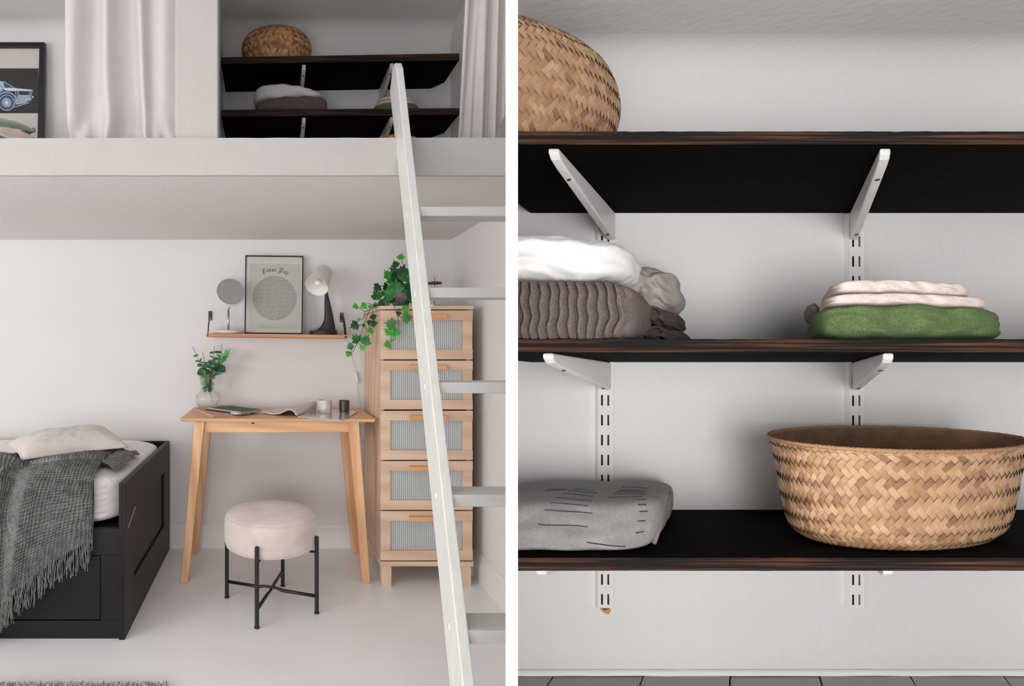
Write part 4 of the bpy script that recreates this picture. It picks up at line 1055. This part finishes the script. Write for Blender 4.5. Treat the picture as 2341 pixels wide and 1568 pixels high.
# keep the drawn height
lun = thing('framed_print', (q.c[0]+q.c[1])/2, 'thin black framed Lunar Map print leaning on the wall shelf', 'picture')
mb = frame(q, lun, .018, .0135, 'blackm', .014); sh = mb.build('print_sheet', M['mat_w'], lun)
g = MB()
Zq = lambda x, y: onq(q, 550+x/8.253, 580+y/8.253)
def plq(pts, k, o): q.plate(g, [Zq(x, y) for x, y in pts], .0041, .0041+.00012*o, k)
plq([(165, 190), (1130, 205), (1125, 1440), (150, 1435)], 0, 1)
plq([(640+412*math.cos(k*PI/32), 842+410*math.sin(k*PI/32)) for k in range(64)], 1, 2)
def seg(a_, b_, w, k, o):
    a_, b_ = Vector((*a_, 0)), Vector((*b_, 0)); d = (b_-a_)
    if d.length < 1e-6: return
    d.normalize(); m_ = Vector((-d.y, d.x, 0))*w/2
    plq([(a_+m_)[:2], (b_+m_)[:2], (b_-m_)[:2], (a_-m_)[:2]], k, o)
for k in range(64):
    a_, b_ = k*PI/32, (k+1)*PI/32
    seg((640+412*math.cos(a_), 842+410*math.sin(a_)), (640+412*math.cos(b_), 842+410*math.sin(b_)), 5, 3, 3)
for k in range(-4, 5):
    yy = 842+k*82; hw = math.sqrt(max(0, 410**2-(k*82)**2))
    seg((640-hw, yy), (640+hw, yy), 2.5, 3, 3)
    pr = [(640+412*math.sin(k*PI/10)*math.cos(j*PI/12-PI/2), 842+410*math.sin(j*PI/12-PI/2)) for j in range(13)]
    for j in range(12): seg(pr[j], pr[j+1], 2.5, 3, 3)
random.seed(11)
for k in range(60):
    a_ = random.uniform(0, 2*PI); r_ = 380*math.sqrt(random.random()); x, y = 640+r_*math.cos(a_), 842+r_*math.sin(a_)
    seg((x, y), (x+random.uniform(6, 22), y+random.uniform(-8, 8)), random.uniform(2, 5), 3, 3.3)
# blackletter title drawn with a broad nib, letters laid on an arch
nib = Vector((.64, -.77))
LET = {
 'L': [(-.1, [(.02, .25), (.2, .08), (.36, .16)]), (0, [(.30, .12), (.30, .86)]), (0, [(.44, .06), (.58, 0), (.62, .14), (.50, .2), (.50, .70)]), (0, [(.05, .9), (.28, .82), (.55, .94), (.80, .84)]), (0, [(.30, .92), (.20, 1.06), (.34, 1.2), (.5, 1.14)]), (0, [(.0, .5), (.14, .42), (.30, .5)])],
 'M': [(0, [(.02, .22), (.18, .06), (.34, .14), (.34, .78)]), (0, [(.34, .12), (.50, .02), (.64, .14), (.64, .82)]), (0, [(.64, .12), (.80, .02), (.95, .14), (.95, .80), (1.05, .88)]), (0, [(.0, .86), (.2, .72), (.38, .84), (.62, .90)]), (0, [(.05, .9), (.0, 1.06), (.16, 1.14), (.32, 1.08)])],
 'u': [(0, [(.02, .42), (.12, .36), (.12, .78), (.22, .88), (.36, .80)]), (0, [(.40, .36), (.40, .80), (.50, .88)])],
 'n': [(0, [(.02, .42), (.12, .36), (.12, .88)]), (0, [(.12, .46), (.28, .36), (.40, .44), (.40, .80), (.50, .88)])],
 'a': [(0, [(.06, .44), (.22, .36), (.36, .44), (.36, .80), (.46, .88)]), (0, [(.36, .60), (.16, .62), (.08, .76), (.20, .88), (.36, .78)])],
 'r': [(0, [(.02, .42), (.12, .36), (.12, .82), (.22, .88)]), (0, [(.12, .48), (.26, .36), (.38, .44)])],
 'p': [(0, [(.02, .42), (.12, .36), (.12, 1.16)]), (0, [(.12, .46), (.28, .36), (.42, .46), (.42, .76), (.28, .88), (.12, .80)]), (0, [(.0, 1.18), (.24, 1.10)])]}
def place(ch, x, y, rot, sz, nw):
    ca_, sa_ = math.cos(rot), math.sin(rot)
    T_ = lambda p: (x+(p[0]*ca_-p[1]*sa_)*sz, y+(p[0]*sa_+p[1]*ca_)*sz)
    for _, st_ in LET[ch]:
        for i in range(len(st_)-1):
            a_, b_ = T_(st_[i]), T_(st_[i+1]); nx_, ny_ = nib.x*nw/2, -nib.y*nw/2*-1
            pts = [(a_[0]-nx_, a_[1]-nib.y*nw/2), (a_[0]+nx_, a_[1]+nib.y*nw/2), (b_[0]+nx_, b_[1]+nib.y*nw/2), (b_[0]-nx_, b_[1]-nib.y*nw/2)]
            plq(pts, 2, 3+.2*random.random())
for ch, x, y, rot, sz in (('L', 400, 288, -.10, 86), ('u', 482, 272, -.08, 84), ('n', 532, 267, -.03, 84), ('a', 586, 263, 0, 84), ('r', 640, 264, .04, 84),
                          ('M', 724, 272, .12, 84), ('a', 826, 300, .26, 82), ('p', 880, 312, .34, 82)):
    place(ch, x, y, rot, sz, 13)
for x0_, x1_, yy in ((320, 350, 1348), (385, 465, 1350), (510, 540, 1354), (560, 605, 1356), (318, 560, 1386), (568, 715, 1394)):
    x = x0_
    while x < x1_: w = random.uniform(5, 16); seg((x, yy), (min(x1_, x+w), yy+.3), 8 if yy > 1380 else 7, 3, 3); x += w+4
for k in range(36):
    a_, b_ = k*PI/18, (k+.7)*PI/18
    seg((965+68*math.cos(a_), 1358+62*math.sin(a_)), (965+68*math.cos(b_), 1358+62*math.sin(b_)), 4, 3, 2)
seg((930, 1356), (1002, 1358), 5, 3, 2)
g.build('printed_map', [M['paper'], M['moon'], M['ink'], M['inkl']], sh, kind='stuff', label='grey paper with a blackletter title over a lunar disc')
mb = MB(); q.rect(mb, .018, .982, .0135, .9865, .0085, .0093); mb.build('pane', M['pane'], lun)
# desk lamp on the shelf
lx, ly = L(741, 2.86), 2.86; lz = szt(lx)
lamp = thing('table_lamp', (lx, ly, lz), 'small lamp with cream ribbed shade and dark sculpted foot, at the shelf right end', 'lamp')
bx0, bx1 = L(707, 2.86), L(771, 2.86)
mb = MB(); rr = (bx1-bx0)/2; bc = (bx0+bx1)/2
mb.lathe((0, 0, 0), [(0, .0006), (rr*.98, .0006), (rr, .004), (rr*.985, .016), (rr*.95, .024), (rr*.88, .0245), (rr*.84, .016), (0, .014)], 48, fn=lambda p: Vector((bc+p.x, ly+p.y*1.0, lz+p.z+.004*(p.z > .01)*p.x/rr))); mb.build('foot', M['lampb'], lamp, smooth=True)
def ring_arm(k):       # sweeping stem: wide scooped foot narrowing to the neck
    z = k*.245
    xl_ = [L(u, 2.86) for u in (716, 733, 740.5, 742, 742.2, 742, 742.5, 744)]
    xr_ = [L(u, 2.86) for u in (768, 766.5, 764, 761.5, 758.5, 755.5, 752, 749)]
    m_ = k*(len(xl_)-1); j = min(int(m_), len(xl_)-2); f = m_-j
    return xl_[j]*(1-f)+xl_[j+1]*f, xr_[j]*(1-f)+xr_[j+1]*f
def armf(s, t):
    a_, b_ = ring_arm(t); c = (a_+b_)/2; h = (b_-a_)/2; ang = s*2*PI
    dy = .022*(1-t)+.008
    x = c+h*math.copysign(abs(math.cos(ang))**.7, math.cos(ang)); y = ly+dy*math.copysign(abs(math.sin(ang))**.7, math.sin(ang))+.008
    return Vector((x, y, lz+.012+t*.205))
mb = MB(); mb.grid(armf, 33, 30); mb.build('stem', M['lampb'], lamp, smooth=True)
sa, sb = P(723.8, 654.5, 2.80), P(742.5, 619, 2.88)
axs = (sb-sa); hl = axs.length; axs.normalize(); e1 = axs.cross(Vector((0, 1, 0))).normalized(); e2 = axs.cross(e1)
R_ = Matrix((e1, e2, axs)).transposed(); tf_ = lambda p: sa+R_ @ p
ra, rb = 27.5/F*2.80, 17.5/F*2.88
mb = MB(); mb.lathe((0, 0, 0), [(ra, 0), (ra*.985, hl*.02), (rb*1.03, hl*.94), (rb*.9, hl*.99), (rb*.6, hl), (0, hl), (0, hl-.002), (rb*.85, hl-.003), (rb*.98, hl*.92), (ra*.96, hl*.02)], 108, rib=.012, nrib=54, close=True, fn=tf_); mb.build('lamp_shade', M['shade'], lamp, smooth=True)
mb = MB(); mb.lathe((0, 0, 0), [(0, .010), (.010, .012), (.0165, .020), (.0165, .030), (.011, .040), (.008, .052), (.008, .072), (0, .072)], 24, fn=tf_); mb.build('bulb', M['bulb'], lamp, smooth=True)
mb = MB(); mb.tube([Vector((L(746.5, 2.86), ly+.008, lz+.212)), P(748, 650, 2.88), P(752, 636, 2.90), P(755, 622, 2.905)], [.0055, .005, .004, .003], 8); mb.build('shade_holder', M['lampb'], lamp, smooth=True)
cp = catmull([Vector((bx1-.004, ly+.03, lz+.008)), P(779, 761, 2.90), P(788, 764.5, 2.94), P(792, 772, 2.968), P(797, 795, 2.972), P(806, 826, 2.972), P(813, 851, 2.972)], 26)
cp2 = catmull([P(816.5, 875, 2.972), P(817, 895, 2.972), P(819, 912, 2.972), P(823.5, 928, 2.972), P(823, 945, 2.972), P(822, 990, 2.972), P(832, 1020, 2.970), P(829, 1100, 2.970)], 30)
for i in range(len(cp)):
    if 3 < i and cp[i].x < sxr+.003: cp[i].z = max(cp[i].z, szt(cp[i].x)+.002) if cp[i].x < sxr-.0 and cp[i].y < 2.965 else cp[i].z
mb = MB(); mb.tube(cp, .0013, 6); cd = mb.build('cord', M['cord'], lamp, smooth=True)
mb = MB(); mb.tube(cp2, .0013, 6); mb.build('cord', M['cord'], lamp, smooth=True)
a_, b_ = P(812.3, 849.5, 2.970), P(816.5, 875.5, 2.970)
mb = MB(); d_ = (b_-a_).normalized(); mb.beam(a_, b_, (1, 0, 0), (0, 1, 0), .0085, .006); mb.build('switch', M['cord'], lamp, bevel=.003)

# ------------------------------------------------------------------ things on the desk
vx, vy = L(474.8, 2.86), 2.86
z_of = lambda v: E-(v-CY)/F*2.86
zb = TZ
pr = [(0, 0), (14, 0), (17, 1.5), (22.5, 9), (26.2, 17), (27, 24), (25.5, 32), (21, 38), (15.6, 41), (14.8, 43), (15.4, 52), (17, 64), (18.8, 76.5)]
pr = [(r/F*2.86, z/F*2.86*1.005) for r, z in pr]
inner = [(max(0, r-.0022), z+(.004 if i < 3 else 0)) for i, (r, z) in enumerate(pr)][::-1]
vase = thing('ribbed_vase', (vx, vy, zb), 'clear ribbed glass vase with a round belly on the desk', 'vase')
mb = MB(); mb.lathe((vx, vy, zb+.0003), pr[1:8]+[(r, z) for r, z in pr[8:]]+inner[:-1], 120, rib=.010, nrib=40); mb.build('vase_glass', M['glass'], vase, smooth=True)
eu = thing('eucalyptus_bunch', (vx, vy, zb+.06), 'bunch of eucalyptus sprigs with round leaves in the glass vase', 'plant')
EZ = lambda x, y, D=2.86: P(430+x/8.71, 780+y/8.71, D)
for pts in ([(400, 1010), (330, 760), (250, 500), (160, 260), (100, 130)], [(400, 1010), (370, 760), (340, 520), (320, 380), (298, 250)], [(410, 1010), (430, 760), (470, 520), (510, 330), (526, 120)],
            [(420, 1010), (460, 760), (560, 520), (630, 300), (672, 90)], [(430, 1010), (480, 760), (620, 540), (740, 320), (840, 172)], [(440, 1040), (470, 1110), (485, 1190)]):
    mb = MB(); pp = catmull([EZ(x, y, 2.86-.012*math.sin(i*1.3)) for i, (x, y) in enumerate(pts)], 14); mb.tube(pp, [.0016]*8+[.0012]*6, 6); mb.build('stalk', M['stem'], eu, smooth=True)
for x, y in ((100, 130), (298, 250), (526, 120), (672, 90), (840, 172)):
    for dx in (-18, 14):
        mb = MB(); mb.tube([EZ(x, y), EZ(x+dx, y-22)], [.0009, .0005], 5); mb.build('shoot', M['stem'], eu)
def round_leaf(): 
    vs = [(0, 0, 0)]; k = 12
    for i in range(k): a_ = 2*PI*i/k; vs.append((math.cos(a_), math.sin(a_)*(1-.12*math.cos(a_)), .16*math.sin(a_)**2+.05*math.cos(a_)))
    fs = [(0, i+1, (i+1) % k+1) for i in range(k)]
    me = bpy.data.meshes.new('leaf'); me.from_pydata(vs, [], fs); me.polygons.foreach_set('use_smooth', [True]*len(fs)); return me
def ivy_leaf():
    o_ = [(0, -.55), (-.35, -.62), (-.75, -.25), (-.98, .10), (-.55, .22), (-.50, .62), (-.18, .60), (0, 1.15), (.18, .60), (.50, .62), (.55, .22), (.98, .10), (.75, -.25), (.35, -.62)]
    vs = [(0, 0, .02), (0, .5, -.02)]+[(x, y, .20*abs(x)-.06*y*y) for x, y in o_]; k = len(o_); fs = []
    for i in range(k):
        c = 1 if 4 <= i < 10 and i in (5, 6, 7, 8) else 0
        fs.append((c, 2+(i+1) % k, 2+i))
    fs += [(0, 2+5, 1), (0, 1, 2+9)]
    me = bpy.data.meshes.new('leaf'); me.from_pydata(vs, [], fs); return me
def leaf_maker(me_fn, mats):
    protos = []
    for m_ in mats:
        me = me_fn(); me.materials.append(m_); protos.append(me)
    def put(parent, p, ex, ey, ez, k):
        o = bpy.data.objects.new('leaf', protos[k]); COL.objects.link(o); o.parent = parent
        R3 = Matrix((ex, ey, ez)).transposed().to_4x4(); o.matrix_local = Matrix.Translation(Vector(p)-wl(parent)) @ R3
        return o
    return put
eput = leaf_maker(round_leaf, [M['eub'], M['eum'], M['eud']])
random.seed(21)
EL = [(775, 230, 46, 56, 0, 0), (700, 300, 55, 50, 20, 0), (670, 370, 60, 46, -20, 0), (765, 292, 40, 34, 0, 1), (640, 410, 55, 42, 30, 1), (720, 350, 45, 36, -30, 1), (525, 445, 88, 42, -52, 0), (640, 535, 98, 68, 10, 2), (700, 585, 50, 38, 0, 2), (600, 640, 68, 30, 5, 1),
      (440, 430, 50, 34, -70, 2), (560, 350, 62, 28, 10, 2), (478, 226, 46, 20, 5, 2), (600, 215, 70, 22, -2, 2), (475, 310, 48, 10, -22, 2), (620, 290, 52, 16, -25, 1), (158, 287, 50, 20, 15, 1), (190, 396, 48, 15, 0, 1), (250, 370, 40, 14, 55, 2), (232, 472, 48, 32, 10, 1),
      (335, 480, 70, 34, 22, 2), (285, 420, 50, 11, -12, 2), (360, 425, 44, 10, 15, 2), (248, 605, 52, 72, -30, 2), (315, 610, 42, 52, 20, 1), (430, 625, 80, 34, 0, 2), (500, 590, 66, 26, -30, 1), (380, 672, 52, 18, 10, 0), (490, 680, 70, 22, 8, 1), (290, 690, 55, 38, 0, 0),
      (470, 712, 55, 42, 10, 1), (382, 765, 50, 44, -40, 0), (458, 830, 32, 58, 0, 2), (360, 845, 62, 56, 10, 0), (435, 945, 52, 62, 10, 1), (335, 950, 42, 50, 0, 2), (450, 520, 60, 26, -10, 2), (380, 590, 50, 30, 15, 2), (560, 480, 50, 40, 10, 2), (330, 540, 40, 28, 0, 2), (540, 560, 60, 36, -20, 2), (400, 500, 40, 22, 15, 2), (300, 830, 28, 44, 0, 0), (400, 880, 36, 40, 0, 1)]
for x, y, rx, ry, an, k in EL:
    D_ = 2.86+(random.uniform(-.02, .02) if y < 690 else random.uniform(-.008, .008)); a_ = math.radians(an); s_ = D_/F/8.71
    rx *= 1.12; ry *= 1.15; ex = Vector((math.cos(a_), random.uniform(-.3, .3), math.sin(a_)))*rx*s_; ey = Vector((-math.sin(a_), random.uniform(-.5, .5), math.cos(a_)))*ry*s_
    ez = ex.cross(ey).normalized()*(ex.length+ey.length)/2
    eput(eu, EZ(x, y, D_), ex, ey, ez, k)
# books
def slabq(mb, c, z0, z1, mi=0):
    mb.add([(p.x, p.y, z0) for p in c]+[(p.x, p.y, z1) for p in c], [(3, 2, 1, 0), (4, 5, 6, 7), (0, 1, 5, 4), (1, 2, 6, 5), (2, 3, 7, 6), (3, 0, 4, 7)], mi); return mb
def inset(c, k): m_ = sum(c, Vector())/4; return [p+(m_-p)*k for p in c]
def book(name, c, z0, th, cov, label, cover=.0012):
    b = thing(name, (sum(c, Vector())/4).xy.to_3d()+Vector((0, 0, z0)), label, 'book')
    slabq(MB(), c, z0, z0+cover).build('cover', cov, b); slabq(MB(), inset(c, .02), z0+cover, z0+th-cover).build('page_block', M['pages'], b); slabq(MB(), c, z0+th-cover, z0+th).build('cover', cov, b); return b
tz = TZ+.0003
c = [G(485, 951, TZ+.006), G(573, 944, TZ+.006), G(522, 925.5, TZ+.006), G(441, 933, TZ+.006)]
book('cork_notebook', c, tz, .0085, M['cork'], 'cork covered notebook lying at the bottom of the pile on the desk')
c = [G(551, 942.5, TZ+.018), G(597, 936, TZ+.018), G(528, 928, TZ+.018), G(477, 932.5, TZ+.018)]
bk = book('spiral_notebook', c, tz+.0085, .0105, M['notebook'], 'dark spiral notebook on top of the cork notebook')
mb = MB(); a_, b_ = c[3]+Vector((0, 0, 0)), c[0]; d_ = (b_-a_).normalized()
for k in range(34):
    p = a_+(b_-a_)*(k+.5)/34; p = Vector((p.x, p.y, tz+.0085+.0055)); w_ = Vector((d_.y, -d_.x, 0))
    mb.tube([p+w_*(.003+.0055*math.cos(t*PI/5))+Vector((0, 0, .0058*math.sin(t*PI/5))) for t in range(11)], .0009, 4, cap=False)
mb.build('spiral_binding', M['mwhite'], bk, kind='stuff', label='white wire spiral')
w_ = Vector((d_.y, -d_.x, 0)); pa, pb = a_+w_*.016, a_+(b_-a_)*.78+w_*.014
pa = Vector((pa.x, pa.y, tz+.0085+.0034)); pb = Vector((pb.x, pb.y, tz+.0085+.0034))
pen = thing('pen', pa, 'slim black pen lying along the spiral of the notebook', 'pen')
MB().tube([pa, pb], .0033, 10).build('barrel', M['blackm'], pen, smooth=True); MB().tube([pb+d_*.0002, pb+d_*.05], [.0036, .003], 10).build('cap', M['mwhite'], pen, smooth=True)
# magazines
c = [G(781, 961.5, TZ+.004), G(818, 940, TZ+.004), G(722, 933.5, TZ+.004), G(680, 952, TZ+.004)]
mg = thing('magazine', (sum(c, Vector())/4).xy.to_3d()+Vector((0, 0, tz)), 'open glossy magazine on the desk, one half of its pages rolled over', 'magazine')
slabq(MB(), c, tz, tz+.0045).build('flat_pages', M['glossy'], mg)
def qi(c, s, t): return (c[3]*(1-s)+c[0]*s)*(1-t)+(c[2]*(1-s)+c[1]*s)*t
for s0, s1, t0, t1 in ((.1, .42, .1, .85), (.46, .9, .12, .5), (.5, .92, .56, .9)):
    slabq(MB(), [qi(c, s0, t0), qi(c, s1, t0), qi(c, s1, t1), qi(c, s0, t1)], tz+.0045, tz+.0047).build('printed_photo', M['photo'], mg)
frt = [P(597, 941, 2.68), P(622, 946, 2.62), P(640, 944.5, 2.59), P(652, 939, 2.575), P(662, 936.5, 2.57), P(671, 940, 2.565), P(676, 947, 2.56), P(678.5, 953, 2.56)]
bck = [P(638, 932, 2.90), P(655, 931.5, 2.88), P(672, 929, 2.86), P(690, 924.5, 2.85), P(706, 919.5, 2.84), P(718, 917.5, 2.84), P(724, 921, 2.83), P(723, 933, 2.83)]
for r_ in (frt, bck):
    for p in r_: p.z = max(p.z, TZ+.003)
frt[-1].z = tz+.006; bck[-1].z = tz+.006
fa, fb = catmull(frt, 40), catmull(bck, 40)
mb = MB(); mb.grid(lambda s, t: fa[round(s*39)]*(1-t)+fb[round(s*39)]*t, 40, 12, thick=.0022); mb.build('rolled_pages', M['page'], mg, smooth=True)
# candles
def candle(u0_, u1_, D, vt, mats, name, label):
    x = L((u0_+u1_)/2, D); r = (u1_-u0_)/2/F*D; z0 = tz+.005; zt = E-(vt-CY)/F*D+.002
    t_ = thing(name, (x, D, z0), label, 'candle'); return t_, x, r, z0, zt
t_, x, r, z0, zt = candle(725.5, 758.5, 2.72, 915, None, 'cream_candle', 'cream speckled candle glass with clear foot, on the magazine')
mb = MB(); mb.lathe((x, 2.72, z0), [(r*.93, .0002), (r*.96, .002), (r*.96, .0085), (0, .0085)], 40); mb.build('glass_foot', M['glass'], t_, smooth=False)
mb = MB(); mb.lathe((x, 2.72, z0), [(r*.97, .0087), (r, .011), (r, zt-z0), (r*.94, zt-z0), (r*.93, zt-z0-.008), (0, zt-z0-.009)], 40); mb.build('candle_body', M['wax'], t_, smooth=False)
t_, x, r, z0, zt = candle(775, 799, 2.74, 916, None, 'brown_candle', 'dark brown candle glass on the right of the magazine')
mb = MB(); mb.lathe((x, 2.74, z0), [(r*.93, .0002), (r*.95, .002), (r, zt-z0), (r*.92, zt-z0), (r*.91, zt-z0-.006), (0, zt-z0-.008)], 40); mb.build('candle_body', M['darkglass'], t_, smooth=False)

# ------------------------------------------------------------------ IVY
ivx, ivy_ = L(916, 2.62), 2.62
ivy = thing('trailing_ivy', (ivx, ivy_, DT), 'trailing ivy in a dusty pink pot on top of the dresser', 'plant')
mb = MB(); mb.lathe((ivx, ivy_, DT+.0005), [(0, 0), (.034, 0), (.046, .075), (.049, .076), (.050, .088), (.045, .088), (.042, .07), (0, .068)], 36); mb.build('pot', M['pot'], ivy, smooth=False)
IZ = lambda x, y, D: P(780+x/6.033, 570+y/6.033, D)
def dep(x, y):
    u, v = 780+x/6.033, 570+y/6.033
    if v > 698 and u > 862: return 2.462
    if v > 698: return 2.55
    return 2.58
vines = [[(760, 600), (640, 700), (500, 770), (400, 830), (330, 1000), (260, 1200), (210, 1320), (160, 1412), (128, 1412)], [(760, 640), (735, 790), (770, 900), (792, 1040), (745, 1220), (680, 1268)],
         [(850, 560), (850, 400), (858, 230), (825, 155)], [(400, 830), (330, 855), (270, 820), (235, 795)], [(440, 790), (400, 752), (350, 748)], [(330, 1000), (290, 1035), (240, 1055)], [(330, 900), (300, 960), (250, 970)],
         [(320, 1040), (345, 1090), (385, 1120)], [(640, 560), (560, 590), (500, 700)], [(600, 498), (545, 500)], [(440, 800), (430, 900), (420, 1000)], [(240, 1230), (290, 1260), (330, 1250)], [(240, 1290), (280, 1330)], [(790, 900), (840, 960)], [(770, 1020), (700, 1030)], [(770, 820), (830, 830)], [(700, 600), (780, 340), (740, 240)], [(210, 1330), (150, 1340)], [(130, 1412), (110, 1440)]]
for v_ in vines:
    mb = MB(); pp = catmull([IZ(x, y, dep(x, y)) for x, y in v_], 5*len(v_)); mb.tube(pp, .0014, 5); mb.build('stalk', M['stem'], ivy, smooth=True)
iput = leaf_maker(ivy_leaf, [M['leafb'], M['leafm'], M['leafd']])
IL = [(200, 790, 44, 100, 0), (312, 775, 50, 130, 0), (240, 968, 30, 60, 0), (190, 1045, 64, 120, 2), (405, 1122, 52, 100, 0), (208, 1240, 70, 40, 1), (335, 1262, 74, -30, 1), (292, 1355, 46, -60, 0), (130, 1340, 52, 110, 1), (105, 1440, 46, 150, 0),
      (497, 522, 62, 140, 2), (490, 638, 76, 5, 1), (592, 735, 82, -160, 2), (745, 530, 100, -5, 1), (665, 625, 92, 60, 1), (635, 352, 66, 30, 0), (750, 210, 52, 20, 2), (722, 262, 52, 90, 2), (822, 110, 50, -10, 0), (842, 310, 84, -20, 2), (898, 315, 50, -60, 0), (690, 440, 66, 100, 1),
      (620, 520, 56, 120, 2), (780, 400, 80, 10, 2), (855, 400, 64, -50, 1), (855, 540, 70, -60, 1), (895, 690, 84, -120, 1), (825, 735, 70, 120, 2), (718, 345, 66, 20, 2), (690, 1028, 74, 80, 1), (662, 1132, 64, 60, 0), (748, 1150, 58, 0, 0), (640, 1312, 54, 100, 0), (882, 832, 58, -50, 0),
      (897, 948, 68, -80, 1), (792, 880, 38, 170, 2), (398, 1010, 44, 160, 2), (440, 1020, 54, 190, 2), (860, 610, 84, -100, 1), (940, 420, 66, -30, 1), (950, 600, 84, -70, 2), (975, 500, 72, -90, 1), (800, 480, 70, 0, 2), (740, 450, 60, 40, 2), (700, 700, 50, 150, 2), (930, 520, 70, 0, 2), (470, 770, 36, 90, 1), (400, 790, 30, 60, 0), (600, 600, 50, 90, 2), (310, 1050, 24, 180, 1), (440, 930, 46, 200, 2), (700, 560, 60, 30, 2), (650, 690, 50, 170, 2), (740, 1200, 40, 180, 0), (990, 650, 60, -80, 1), (1010, 560, 60, -90, 1)]
random.seed(9)
for i, (x, y, s, an, k) in enumerate(IL):
    D_ = dep(x, y)+(-.006 if dep(x, y) < 2.5 else random.uniform(-.05, .03) if y < 720 else random.uniform(-.02, .02))
    if i in (13, 14): D_ = 2.52
    a_ = math.radians(an); sc_ = s*1.0/6.033/F*D_
    th = 0 if i in (13, 14, 5, 6) else 1
    up_ = Vector((-math.sin(a_), random.uniform(-.35, .35)*th, math.cos(a_))).normalized(); nn = Vector((random.uniform(-.5, .5)*th, -1, random.uniform(-.1, .5)))
    nn = (nn-up_*nn.dot(up_)).normalized(); rt = up_.cross(nn).normalized()
    iput(ivy, IZ(x, y, D_), rt*sc_*1.3, up_*sc_*1.3, nn*sc_*1.2, k)
